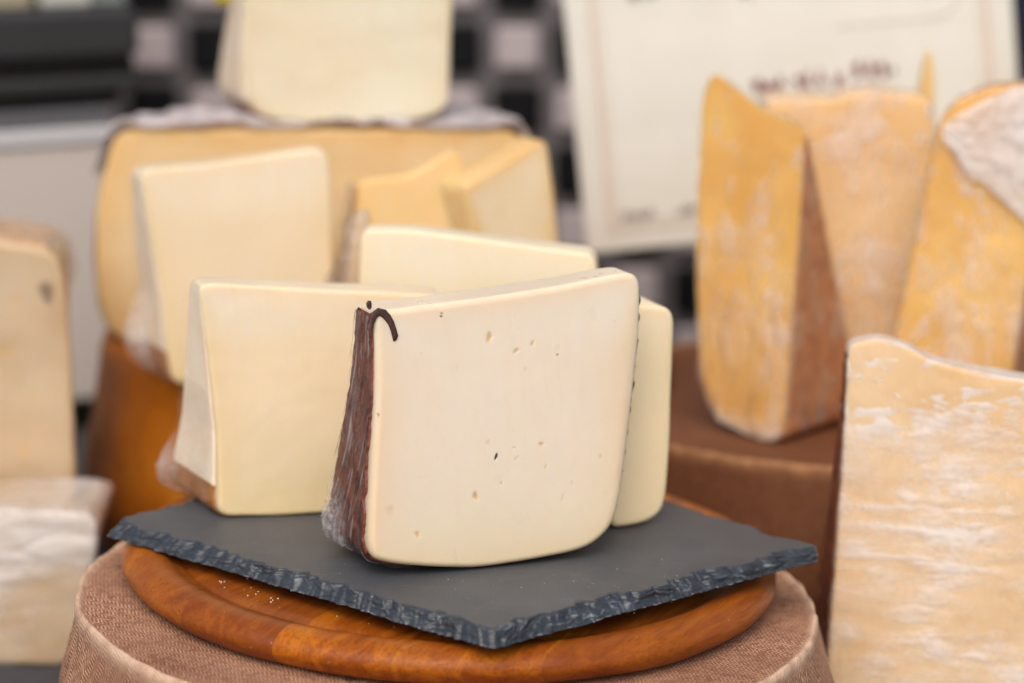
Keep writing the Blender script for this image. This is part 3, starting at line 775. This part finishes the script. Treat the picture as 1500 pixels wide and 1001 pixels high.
rw = root('cheese_wedge', (0.0983, 0.0278, -0.0017), 24, 'slim pale yellow wedge showing past the right side of the front wedge', 'cheese', G_SL)
S = Slab([(-0.0125, 0.1256), (0.0112, 0.1228), (0.0252, 0.1205), (0.0295, 0.115), (0.0281, 0.0916), (0.0254, 0.0538), (0.0210, 0.0159), (0.0178, 0.0062), (0.0106, 0.0018), (0.0, 0.0), (-0.0150, 0.0003), (-0.0140, 0.06)],
         0.062, 0.030, 6, 0.0035, 200, 0.006, 0.0, 0.0)
ob = S.mesh('paste', P_slim, rw, rings=30, depth=16, bsteps=6, edge_w=0.005)
displace(ob, (0.0006, 18, 33.0, 2))
S.strip('rind', R_pale, rw, (0.0285, 0.10), (-0.010, 0.0005), 0.25, 0.97, lambda u, v, q: 0.0006, 10, 1, 0.002, 0.03, 6, 120)

# ------------------------------------------------------------------ on the orange wheel
ZJ = 0.018
G_OR = 'cheese wedges standing on the orange brown wheel'
ew = root('cheese_wedge', (-0.1675, 0.2643, ZJ + 0.0004), 10, 'creamy wedge with crumpled film at its lower left corner, on the orange wheel', 'cheese', G_OR)
S = Slab([(-0.0360, 0.1420), (0.005, 0.1450), (0.0488, 0.1496), (0.0780, 0.1524), (0.0838, 0.149), (0.0852, 0.1305), (0.0849, 0.0641), (0.0839, 0.004), (0.0749, 0.0), (0.0, 0.0), (-0.0190, 0.0055), (-0.0212, 0.0200), (-0.0241, 0.0591), (-0.0303, 0.1031)],
         0.066, 0.018, 8, 0.0022, 220, 0.004, 0.026, 0)
ob = S.mesh('paste', P_pale, ew, rings=30, depth=16, bsteps=5, edge_w=0.014)
displace(ob, (0.0008, 16, 43.0, 2))
S.strip('side_face', R_pale, ew, (-0.0212, 0.022), (-0.0360, 0.140), 0.07, 0.97, lambda u, v, q: 0.0006, 14, 1, 0.002, 0.01, 3, 90)
S.strip('rind', R_mauve, ew, (-0.012, 0.003), (-0.0215, 0.0245), 0.06, 0.98, lambda u, v, q: 0.0010, 16, 1, 0.002, 0.02, 4, 150)
def film_off3(u, v, q):
    low = max(0.0, 1 - abs(u - 0.2) / 0.25)
    return 0.0018 + 0.001 * abs(fr(v * 12 + u * 6, u * 3, 24)) + low * max(0.0, v - 0.25) * 0.006 + 0.004 * low * abs(fr(u * 30, v * 9, 27))
mk3 = lambda u, v: 0.9 * max(0.0, 1 - abs(u - 0.22) / 0.22) * max(0.0, min(1, (v - 0.30) / 0.25))
S.strip('cling_film', F_soft, ew, (-0.010, 0.002), (-0.0360, 0.137), 0.10, 1.03, film_off3, 40, 1, 0, 0.02, 29.0, 60, mk3)

gw = root('cheese_wedge', (0.0, 0.31, ZJ + 0.0004), 14, 'deep golden slice with a concave top edge, between two wedges on the orange wheel', 'cheese', G_OR)
S = Slab([(-0.0655, 0.1290), (-0.0500, 0.1305), (-0.0322, 0.1312), (-0.0200, 0.1370), (-0.0110, 0.1425), (0.0000, 0.1480), (0.0040, 0.1440), (0.0060, 0.1121), (0.0060, 0.002), (-0.07, 0.002), (-0.0860, 0.006), (-0.0800, 0.0400), (-0.0714, 0.0804), (-0.0671, 0.1149)],
         0.045, 0.014, 10, 0.0022, 200, 0.005, 0.006, 0)
ob = S.mesh('paste', P_gold, gw, rings=26, depth=14, bsteps=5, edge_w=0.006)
displace(ob, (0.0009, 16, 53.0, 2))
ob = S.strip('cling_film', F_wrap, gw, (-0.06, 0.002), (-0.0660, 0.126), 0.0, 1.0, lambda u, v, q: 0.003 + 0.006 * abs(fr(u * 9, v * 7, 31)) * (1 - 0.6 * u), 26, 1, 0, 0.02, 3, 60, lambda u, v: 0.15)
fb = tube('film_twist', [(-0.0880, -0.010, 0.050), (-0.083, -0.008, 0.066), (-0.0765, -0.005, 0.080), (-0.072, 0.000, 0.093), (-0.069, 0.006, 0.108)], [0.010, 0.008, 0.006, 0.005, 0.003], F_wrap, gw, 24)
wrinkle(fb, 0.004, 180, 5.0)

hw_ = root('cheese_wedge', (0.03, 0.31, ZJ + 0.0004), 30, 'golden wedge with a rising top edge at the right end of the orange wheel', 'cheese', G_OR)
S = Slab([(-0.0250, 0.1262), (-0.0199, 0.1284), (0.0067, 0.1399), (0.0340, 0.1526), (0.0385, 0.1515), (0.0405, 0.1440), (0.0430, 0.1136), (0.0440, 0.0779), (0.045, 0.003), (0.035, 0.0), (-0.010, 0.0), (-0.0160, 0.004), (-0.0172, 0.05), (-0.0185, 0.0915)],
         0.050, 0.024, 8, 0.0022, 200, 0.003, 0.028, 0.0)
ob = S.mesh('paste', P_half, hw_, rings=26, depth=14, bsteps=5, edge_w=0.006)
displace(ob, (0.0008, 18, 63.0, 2))
S.strip('side_face', P_gold, hw_, (-0.0165, 0.01), (-0.0245, 0.125), 0.05, 0.97, lambda u, v, q: 0.0006, 10, 1, 0.002, 0.01, 3, 90)
S.strip('cling_film', F_soft, hw_, (-0.0165, 0.005), (-0.0245, 0.125), 0.05, 1.0, lambda u, v, q: 0.0018 + 0.0018 * abs(fr(u * 14, v * 8, 41)), 16, 1, 0, 0.02, 3, 60)

# half wheel behind them, cut face to the front
hf = root('half_cheese_wheel', (-0.09, 0.4053, ZJ + 0.0004), 0, 'large half wheel, golden cut face forward, film bunched along its top, on the orange wheel', 'cheese')
def half_wheel():
    prof = [(0.1495, 0.0), (0.1580, 0.0045), (0.1650, 0.0140), (0.1690, 0.030), (0.1695, 0.060), (0.1680, 0.088), (0.1625, 0.1150), (0.1570, 0.134), (0.1545, 0.143), (0.1500, 0.1480), (0.1400, 0.1492)]
    pr = np.array(prof)
    d = np.r_[0, np.cumsum(np.linalg.norm(np.diff(pr, axis=0), axis=1))]
    ss = np.linspace(0, d[-1], 36)
    pr = np.c_[np.interp(ss, d, pr[:, 0]), np.interp(ss, d, pr[:, 1])]
    top = [(r, 0.1492 + 0.0010 * (1 - r / 0.14)) for r in np.linspace(0.14, 0.0, 14)[1:]]
    pr = np.vstack([pr, top])
    return pr
HP = half_wheel()
def rev_half(name, m, parent, prof, seg, off=0.0, jx=0.82, back=0.0, j0=0.0, j1=1.0):
    V, F = [], []
    k = len(prof)
    for j in range(seg + 1):
        a = math.pi * (j0 + (j1 - j0) * j / seg)
        for r, z in prof:
            rr = max(r + off, 0.0)
            V.append((rr * math.cos(a) * (jx if math.cos(a) > 0 else 1.0), rr * math.sin(a) * 0.88 + back, z + (off if r < 0.15 and z > 0.1 else 0)))
    for j in range(seg):
        for i in range(k - 1): F.append((j * k + i, (j + 1) * k + i, (j + 1) * k + i + 1, j * k + i + 1))
    return mesh_obj(name, V, F, m, parent)
def cutface():
    left = [(-r, z) for r, z in HP[:36]]; right = [(r * 0.82, z) for r, z in HP[:36]][::-1]
    out = left + right
    return out
S = Slab(cutface(), 0.03, 0.03, 0, 0.0022, 220, 0.003)
ob = S.mesh('paste', P_half, hf, rings=30, depth=6, bsteps=4, edge_w=0.035)
displace(ob, (0.0010, 14, 73.0, 3))
ob = rev_half('rind', R_straw, hf, HP, 80, 0.0008, back=0.0016)
displace(ob, (0.001, 20, 3.0, 3))
ob = rev_half('cling_film', F_grey, hf, HP[26:], 200, 0.0025, back=-0.004)
wrinkle(ob, 0.006, 36, 8.0)
set_milk(ob, lambda x, y, z: 0.5 * wand(z, 0.11, 0.15))

tw = root('cheese_wedge', (-0.09, 0.4196, 0.1692), 0, 'thick cream wedge standing on the film-topped half wheel, highest in the stack', 'cheese')
S = Slab([(-0.0640, 0.135), (-0.0626, 0.0873), (-0.0642, 0.0499), (-0.0638, 0.0217), (-0.0583, 0.0099), (-0.0499, 0.0043), (-0.031, 0.0009), (0.0021, 0.0), (0.0306, 0.0002), (0.0543, 0.0028), (0.0709, 0.0076), (0.0775, 0.0147), (0.0782, 0.0499), (0.0797, 0.0873), (0.0800, 0.13), (0.02, 0.138)],
         0.075, 0.03, 3, 0.004, 220, 0.006, 0.032, -0.01)
ob = S.mesh('paste', P_top, tw, rings=30, depth=16, bsteps=5, edge_w=0.006)
displace(ob, (0.0008, 18, 83.0, 3))
S.strip('rind', R_tan, tw, (-0.0610, 0.014), (0.0760, 0.0140), 0.10, 0.97, lambda u, v, q: 0.0010, 14, 1, 0.002, 0.02, 4, 150)
S.strip('side_face', R_pale, tw, (-0.0640, 0.132), (-0.0620, 0.016), 0.06, 0.97, lambda u, v, q: 0.0006, 14, 1, 0.002, 0.01, 3, 90)
S.strip('cling_film', F_soft, tw, (-0.0640, 0.134), (0.0300, 0.0003), 0.06, 1.0, lambda u, v, q: 0.0018 + 0.002 * abs(fr(u * 14, v * 8, 51)), 20, 1, 0, 0.02, 3, 60)

# ------------------------------------------------------------------ left edge
kb = root('cheese_block', (-0.35, 0.272, ZT + 0.0004), 0, 'tall beige cheese block with brown spots cut off by the left edge of the photo', 'cheese')
S = Slab([(-0.12, 0.2585), (0.0, 0.255), (0.0516, 0.2525), (0.0778, 0.2485), (0.0890, 0.2432), (0.0935, 0.2231), (0.0960, 0.1779), (0.0955, 0.0951), (0.0935, 0.004), (0.085, 0.0), (-0.11, 0.0), (-0.125, 0.01)],
         0.075, 0.075, 2, 0.005, 260, 0.01, 0, -0.045)
ob = S.mesh('paste', P_beige, kb, rings=60, depth=16, bsteps=5, edge_w=0.006)
displace(ob, (0.0012, 14, 93.0, 3))
pits(ob, S, [(0.080, 0.219, .0055, .0085, 10, .003, 0.62), (0.060, 0.213, .006, .003, 0, .001, 0), (0.052, 0.18, .006, .004, 0, .0012, 0), (0.032, 0.172, .005, .003, 0, .001, 0), (0.061, 0.115, .004, .004, 0, .0012, 0), (0.07, 0.15, .004, .002, 0, .001, 0)])
S.strip('rind', R_straw, kb, (-0.118, 0.2585), (0.0800, 0.2508), 0.05, 0.98, lambda u, v, q: 0.0010, 10, 1, 0.002, 0.02, 4, 100)
S.strip('cling_film', F_soft, kb, (-0.118, 0.2585), (0.0940, 0.22), 0.02, 1.0, lambda u, v, q: 0.003 + 0.004 * abs(fr(u * 14, v * 8, 61)), 16, 1, 0, 0.02, 3, 60, lambda u, v: 0.1)

lb = root('wrapped_cheese', (-0.3, 0.185, ZT + 0.0004), -5, 'low cheese piece in creased white film at the lower left corner', 'cheese')
S = Slab([(-0.10, 0.097), (0.0121, 0.0992), (0.054, 0.0996), (0.069, 0.0990), (0.0735, 0.094), (0.0710, 0.0655), (0.0600, 0.004), (0.050, 0.0), (-0.09, 0.0), (-0.11, 0.004)], 0.075, 0.07, 2, 0.004, 220, 0.006, 0, -0.045)
ob = S.mesh('paste', P_beige, lb, rings=26, depth=14, bsteps=4, edge_w=0.006)
displace(ob, (0.0012, 18, 103.0, 3))
ob = S.mesh('cling_film', F_white, lb, rings=70, depth=24, bsteps=4, offset=0.0025)
wrinkle(ob, 0.0012, (14, 30, 44), 3.0)
set_milk(ob, lambda x, y, z: 0.85 * wand(0.030 - abs(z - (0.083 + 0.30 * (x - 0.04)) + 0.006 * fr(x * 40, z * 40, 3)), 0.0, 0.022) + 0.25 * wand(fr(x * 18, z * 30, 9), 0.0, 0.3))

# ------------------------------------------------------------------ right-hand pieces on the far brown wheel
ZN = -0.018
G_RN = 'tall wrapped wedges on the rear brown wheel'
ow = root('wrapped_cheese', (0.2055, 0.2661, ZN + 0.001), -40, 'tall yellow wedge with a triangular brown rind side, left on the rear brown wheel', 'cheese', G_RN)
S = Slab([(-0.0740, 0.2330), (-0.0690, 0.2300), (-0.0578, 0.2240), (-0.0352, 0.2115), (-0.0060, 0.2045), (-0.0022, 0.2000), (-0.0012, 0.1114), (0.0, 0.004), (-0.004, 0.0), (-0.0252, 0.0003), (-0.0477, 0.006), (-0.0597, 0.0165), (-0.068, 0.0347), (-0.0789, 0.1019), (-0.0837, 0.2101), (-0.0800, 0.2280)],
         0.092, -0.014, 6, 0.0012, 260, 0.003, 0.0, 0.004)
ob = S.mesh('paste', P_old, ow, rings=30, depth=14, bsteps=4, edge_w=0.01)
displace(ob, (0.0007, 22, 113.0, 3))
S.strip('rind', R_mauve, ow, (-0.0023, 0.198), (-0.050, 0.008), 0.03, 0.97, lambda u, v, q: 0.0010, 14, 1, 0.002, 0.02, 4, 150)
ob = S.mesh('cling_film', F_wrap, ow, rings=60, depth=26, bsteps=4, offset=0.0012)
wrinkle(ob, 0.0018, (50, 50, 20), 13.0)
set_milk(ob, lambda x, y, z: 0.5 * wand(z, 0.19, 0.22) * wand(-x, 0.05, 0.075) + 0.5 * wand(0.016 - z, 0, 0.01) + 0.7 * wand(fr(x * 40 + z * 12, z * 9, 4), 0.0, 0.55) * wand(fr(x * 60, z * 80, 5), -0.5, 0.5))

pw = root('wrapped_cheese', (0.25, 0.345, ZN + 0.001), 0, 'tall peach wedge on the rear brown wheel, just below the red print of the sign', 'cheese', G_RN)
S = Slab([(-0.0509, 0.2116), (-0.0236, 0.2130), (-0.0008, 0.2120), (0.0059, 0.2170), (0.0355, 0.2175), (0.0607, 0.2116), (0.0658, 0.1889), (0.0676, 0.0508), (0.066, 0.002), (0.05, 0.0), (-0.034, 0.0), (-0.042, 0.005), (-0.046, 0.1)],
         0.080, 0.045, 5, 0.004, 220, 0.006, 0.0, 0)
ob = S.mesh('paste', P_peach, pw, rings=26, depth=14, bsteps=4, edge_w=0.01)
displace(ob, (0.0012, 20, 123.0, 3))
ob = S.mesh('cling_film', F_wrap, pw, rings=50, depth=20, bsteps=4, offset=0.001)
wrinkle(ob, 0.0012, 40, 23.0)
set_milk(ob, lambda x, y, z: 0.45 * wand(z, 0.17, 0.21) * wand(fr(x * 40, z * 60, 33), -0.2, 0.3) + 0.4 * wand(fr(x * 30, z * 26, 34), 0.1, 0.4))

qw = root('wrapped_cheese', (0.3, 0.26, ZN + 0.001), -12, 'tall yellow wedge topped with white crumpled film, behind the big floury piece', 'cheese', G_RN)
S = Slab([(-0.0034, 0.2040), (0.0079, 0.2215), (0.0287, 0.2306), (0.0581, 0.2335), (0.0690, 0.2280), (0.0660, 0.18), (0.0570, 0.1000), (0.0515, 0.0531), (0.047, 0.003), (0.04, 0.0), (-0.03, 0.0), (-0.036, 0.006), (-0.0248, 0.0717), (-0.0177, 0.1118), (-0.0030, 0.1997)],
         0.075, 0.03, 5, 0.004, 240, 0.006, 0.0, 0.02)
ob = S.mesh('paste', P_old, qw, rings=26, depth=14, bsteps=4, edge_w=0.01)
displace(ob, (0.0008, 22, 133.0, 3))
S.strip('rind', R_mauve, qw, (0.068, 0.21), (0.048, 0.004), 0.03, 0.97, lambda u, v, q: 0.0010, 10, 1, 0.002, 0.02, 4, 150)
def face_patch():
    V, F = [], []
    nu, nv = 50, 40
    for i in range(nu + 1):
        for k in range(nv + 1):
            u, v = i / nu, k / nv
            top = 0.207 + 0.027 * math.sin(min(1, u * 1.15) * math.pi / 2)
            bot = 0.199 - 0.060 * u ** 0.75 + 0.006 * fr(u * 6, 2, 3)
            a = 0.0005 + 0.0700 * u; b = bot + (top - bot) * v
            y = b * math.sin(R(5)) - 0.005 - 0.003 * abs(fr(u * 5, v * 4, 8))
            V.append((a, y, b * math.cos(R(5))))
    for i in range(nu):
        for k in range(nv): F.append((i * (nv + 1) + k, (i + 1) * (nv + 1) + k, (i + 1) * (nv + 1) + k + 1, i * (nv + 1) + k + 1))
    return mesh_obj('film_fold', V, F, F_white, qw, attrs={'milk': [0.75] * len(V)})
face_patch()
ob = S.mesh('cling_film', F_wrap, qw, rings=50, depth=20, bsteps=4, offset=0.001)
wrinkle(ob, 0.0016, 45, 33.0)
set_milk(ob, lambda x, y, z: 0.5 * wand(fr(x * 45, z * 14, 44), 0.0, 0.55))

sp = root('cheese_wedge', (0.328, 0.415, ZN + 0.001), 0, 'thin yellow slice whose pointed tip rises behind the peach wedge', 'cheese', G_RN)
S = Slab([(-0.0160, 0.196), (-0.0125, 0.215), (-0.0090, 0.2390), (-0.0070, 0.2395), (-0.0045, 0.222), (-0.0025, 0.19), (0.0, 0.004), (-0.004, 0.0), (-0.022, 0.0), (-0.026, 0.004)], 0.04, 0.012, 3, 0.0015, 140, 0.002)
ob = S.mesh('paste', P_gold, sp, rings=16, depth=10, bsteps=3, edge_w=0.006)
displace(ob, (0.0006, 20, 143.0, 2))

# near right wrapped piece
sw = root('wrapped_cheese', (0.25, 0.05, ZT + 0.001), -8, 'big upright piece in floury white film, cut by the right photo edge', 'cheese')
S = Slab([(-0.0328, 0.2306), (-0.0215, 0.2337), (-0.0121, 0.2340), (-0.0006, 0.2297), (0.0109, 0.2231), (0.0261, 0.2190), (0.045, 0.2157), (0.0638, 0.2132), (0.1, 0.2090), (0.112, 0.2020), (0.118, 0.02), (0.11, 0.002), (0.03, 0.0), (-0.033, 0.0), (-0.0425, 0.005), (-0.0403, 0.0357), (-0.0379, 0.0843), (-0.0357, 0.1349), (-0.0335, 0.1898)],
         0.085, 0.014, 5, 0.0025, 320, 0.004, 0.010, 0)
ob = S.mesh('paste', P_mould, sw, rings=60, depth=16, bsteps=5, edge_w=0.01)
displace(ob, (0.0007, 22, 153.0, 3), (0.0003, 90, 3.0, 3))
S.strip('rind', R_brown, sw, (-0.042, 0.01), (-0.0330, 0.224), 0.10, 0.97, lambda u, v, q: 0.0012 + 0.0008 * fr(u * 30, v * 6, 81), 14, 1, 0.002, 0.02, 4, 150)
ob = S.mesh('cling_film', F_flour, sw, rings=130, depth=24, bsteps=4, offset=0.0012)
wrinkle(ob, 0.0006, (18, 30, 75), 43.0)
wrinkle(ob, 0.0003, (60, 40, 160), 53.0)
set_milk(ob, lambda x, y, z: min(0.9, 1.0 * wand(z - (0.135 + 0.9 * max(0, x + 0.005)) + 0.05 * fr(x * 30, z * 22, 6), -0.02, 0.08) * wand(fr(x * 70 + z * 20, z * 40, 15), -0.7, 0.3) + 0.8 * wand(fr(x * 22, z * 30, 12), -0.15, 0.4) * wand(fr(x * 70, z * 120, 14), -0.5, 0.4) + 0.8 * wand(fr(x * 10, z * 170, 18), 0.12, 0.35) * wand(0.03 - abs(z - 0.125 + 0.1 * x), 0, 0.015) * wand(0.05 - abs(x - 0.01), 0, 0.02)))

# ------------------------------------------------------------------ sign
t = NT('cream_card'); o_ = t.obj(); n1 = t.noise(o_, 16, 5, 0.6)
M_card = t.done(t.bsdf(t.ramp(n1, [(0.3, (0.70, 0.67, 0.56)), (0.7, (0.78, 0.75, 0.66))]), 0.5, None, 0.4))
M_pink = plain('faded_pink_ink', (0.68, 0.55, 0.45), 0.6, 0.3, 0.08, 40)
M_red = plain('dark_red_ink', (0.24, 0.045, 0.055), 0.6, 0.3, 0.1, 40)
M_ink = plain('grey_brown_ink', (0.13, 0.09, 0.075), 0.6, 0.3, 0.1, 40)
M_stick = plain('pale_stick', (0.45, 0.32, 0.18), 0.6, 0.3, 0.2, 60)
sg = empty('price_sign', (0.1 - 0.011, 0.6, 0.1 - 0.0549))
sg.rotation_euler = (R(-4), R(-5.6), 0)
tag(sg, 'cream card sign with a faded pink border and unreadable red print, tilted behind the wedges', 'sign')
SW, SH = 0.342, 0.26
box('card', 0, SW, 0, 0.004, 0, SH, M_card, sg, 0.0008)
def ink(name, rects, m):
    V, F = [], []
    for (a, b, c, d, tl) in rects:      # centre a,b half sizes c,d tilt
        ct, st = math.cos(R(tl)), math.sin(R(tl)); k = len(V)
        for dy in (-0.0009, -0.0003):
            for x, z in ((-c, -d), (c, -d), (c, d), (-c, d)): V.append((a + x * ct - z * st, dy, b + x * st + z * ct))
        F += [(k, k + 1, k + 2, k + 3), (k, k + 4, k + 5, k + 1), (k + 1, k + 5, k + 6, k + 2), (k + 2, k + 6, k + 7, k + 3), (k + 3, k + 7, k + 4, k)]
    return tag(mesh_obj(name, V, F, m, sg, smooth=False), kind='stuff' if name == 'lettering' else None)
ink('printed_border', [(0.0205, 0.138, 0.0022, 0.119, 0), (0.171, 0.0165, 0.1525, 0.0016, 0), (0.3215, 0.138, 0.0022, 0.119, 0), (0.0265, 0.138, 0.0004, 0.113, 0), (0.171, 0.0228, 0.146, 0.0004, 0), (0.3155, 0.138, 0.0004, 0.113, 0)], M_pink)
arc = []
for k in range(9):
    a0 = -math.pi / 2 + (math.pi / 2) * k / 8
    arc.append((0.283 + 0.018 * math.cos(a0), 0.174 + 0.018 * math.sin(a0), 0.0022, 0.0006, math.degrees(a0) + 90))
arc += [(0.301, 0.215, 0.0006, 0.042, 0), (0.245, 0.156, 0.038, 0.0005, 0)]
ink('printed_frame', arc, M_pink)
rng = random.Random(5)
def scribble(x0, x1, z, hgt, wgt):
    out = []; x = x0
    while x < x1:
        wd = rng.uniform(0.6, 1.1) * hgt * 0.55
        for _ in range(3):
            out.append((x + rng.uniform(0, wd), z + rng.uniform(0.25, 0.8) * hgt, wgt * rng.uniform(.7, 1.2), hgt * rng.uniform(.2, .5), rng.uniform(-35, 35)))
        x += wd + hgt * 0.25
    return out
SGX = lambda a, b: ((a + 0.011) * math.cos(R(5.6)) + (b + 0.0549) * math.sin(R(5.6)), -(a + 0.011) * math.sin(R(5.6)) + (b + 0.0549) * math.cos(R(5.6)))
rects = []
for (a0, a1, b) in ((0.1185, 0.142, 0.0665), (0.150, 0.172, 0.0705), (0.1785, 0.184, 0.073), (0.195, 0.2145, 0.0775)):
    x0, z0 = SGX(a0, b); x1, _ = SGX(a1, b); rects += scribble(x0, x1, z0 + 0.0015, 0.012, 0.0014)
ink('lettering', rects, M_red)
rects = []
for (a0, a1, b) in ((0.0165, 0.041, -0.030), (0.059, 0.085, -0.026), (0.02, 0.04, 0.140), (0.106, 0.116, 0.142), (0.222, 0.226, 0.082)):
    x0, z0 = SGX(a0, b); x1, _ = SGX(a1, b); rects += scribble(x0, x1, z0, 0.0075, 0.0007)
ink('lettering', rects, M_ink)
box('stake', 0.150, 0.162, 0.0045, 0.010, -0.16, 0.20, M_stick, sg, 0.001)
box('stake_foot', 0.09, 0.222, -0.035, 0.045, -0.183, -0.161, M_stick, sg, 0.002)

# ------------------------------------------------------------------ grey cabinet with black top, cartons on it
M_grey = plain('brushed_grey_metal', (0.66, 0.58, 0.505), 0.38, 0.5, 0.06, 6)
M_trim = plain('bright_trim', (0.66, 0.66, 0.65), 0.25, 0.5, 0.04, 6)
M_dgrey = plain('slate_grey_band', (0.125, 0.125, 0.13), 0.35, 0.5, 0.05, 6)
M_black = plain('black_plastic', (0.010, 0.008, 0.008), 0.45, 0.3, 0.2, 10)
M_black2 = plain('charcoal_plastic', (0.036, 0.035, 0.035), 0.45, 0.4, 0.1, 10)
M_carton = plain('beige_carton', (0.42, 0.36, 0.24), 0.7, 0.3, 0.1, 14)
M_carton2 = plain('pale_carton', (0.58, 0.57, 0.50), 0.7, 0.3, 0.06, 14)
M_green = plain('grey_green_carton', (0.24, 0.27, 0.25), 0.7, 0.3, 0.06, 14)
cb = empty('metal_cabinet', (-0.3997, 0.72, ZT + 0.001), R(28))
tag(cb, 'grey metal cabinet with banded black top, left of the half wheel', 'cabinet')
zz = 0.0295 + 0.001
box('body', -0.26, 0.105, 0.004, 0.24, 0.026, 0.249, M_grey, cb, 0.004)
box('trim_strip', -0.262, 0.108, 0.0, 0.244, 0.2492, 0.2615, M_trim, cb, 0.002)
box('grey_band', -0.26, 0.106, 0.004, 0.24, 0.2617, 0.277, M_dgrey, cb, 0.002)
box('black_groove', -0.26, 0.118, 0.010, 0.24, 0.2772, 0.291, M_black, cb, 0.001)
box('charcoal_band', -0.262, 0.134, 0.002, 0.244, 0.2912, 0.303, M_black2, cb, 0.003)
box('black_groove', -0.26, 0.132, 0.010, 0.24, 0.3032, 0.318, M_black, cb, 0.001)
box('top_housing', -0.262, 0.1345, 0.0, 0.244, 0.3182, 0.360, M_black2, cb, 0.005)
for fx in (-0.24, 0.085):
    for fy in (0.03, 0.21): box('foot', fx - 0.012, fx + 0.012, fy - 0.012, fy + 0.012, -0.0005, 0.0255, M_black, cb, 0.002)
def carton(x0, x1, d0, d1, h, m, label):
    c = empty('carton', (0, 0, 0), R(28))
    ca, sa = math.cos(R(28)), math.sin(R(28))
    xm, ym = 0.5 * (x0 + x1), 0.5 * (d0 + d1)
    c.location = (-0.3997 + xm * ca - ym * sa, 0.72 + xm * sa + ym * ca, ZT + 0.3615)
    hx, hy = 0.5 * (x1 - x0), 0.5 * (d1 - d0)
    box('body', -hx, hx, -hy, hy, 0, h, m, c, 0.002)
    box('flap', -hx, -0.0008, -hy, hy, h + 0.0003, h + 0.002, m, c, 0.0005)
    box('flap', 0.0008, hx, -hy, hy, h + 0.0003, h + 0.002, m, c, 0.0005)
    tag(c, label, 'carton', 'cartons on the cabinet')
carton(-0.12, 0.052, 0.03, 0.16, 0.07, M_carton, 'beige carton on the black cabinet top, at the corner of the photo')
carton(0.060, 0.104, 0.03, 0.12, 0.06, M_carton2, 'pale carton on the cabinet between the beige and the grey green one')
carton(0.107, 0.1335, 0.03, 0.10, 0.06, M_green, 'narrow grey green carton at the end of the black cabinet top')

# yellow tag on a pick stuck in the half wheel behind the top wedge
M_yel = plain('yellow_card', (0.50, 0.38, 0.02), 0.55, 0.3, 0.05, 20)
yt = empty('price_tag', (-0.1500, 0.512, 0.1702))
tag(yt, 'small yellow price tag peeping out behind the topmost wedge', 'price tag')
box('card', -0.034, 0.034, -0.001, 0.001, 0.0758, 0.117, M_yel, yt, 0.0004)
tube('pick', [(0.01, 0.0025, -0.01), (0.01, 0.0025, 0.05), (0.01, 0.0025, 0.11)], 0.0012, M_stick, yt, 8)

# dark navy crate and a peach cheese beyond the right edge of the sign
M_navy = plain('navy_plastic', (0.010, 0.012, 0.028), 0.5, 0.4, 0.1, 10)
nc = empty('dark_crate', (0.52, 0.80, ZT + 0.001))
tag(nc, 'tall navy crate half hidden by the right edge of the sign', 'crate')
box('body', -0.14, 0.15, -0.05, 0.12, 0, 0.46, M_navy, nc, 0.004)
box('rim', -0.146, 0.156, -0.056, 0.126, 0.4602, 0.475, M_navy, nc, 0.003)
box('handle', -0.03, 0.04, -0.062, -0.0505, 0.38, 0.40, M_navy, nc, 0.003)
pc = root('cheese_wedge', (0.445, 0.50, ZT + 0.001), 0, 'pinkish cheese whose tip shows beyond the right end of the sign', 'cheese')
S = Slab([(-0.020, 0.34), (0.0, 0.372), (0.03, 0.38), (0.09, 0.37), (0.10, 0.004), (0.09, 0.0), (-0.035, 0.0), (-0.04, 0.005), (-0.028, 0.25)], 0.08, 0.04, 3, 0.004, 140, 0.006)
ob = S.mesh('paste', P_peach, pc, rings=14, depth=8, bsteps=3)
displace(ob, (0.001, 20, 163.0, 2))
S.strip('rind', R_tan, pc, (0.095, 0.36), (-0.030, 0.24), 0.1, 0.96, lambda u, v, q: 0.0012, 6, 2, 0.002, 0.02, 4, 100)
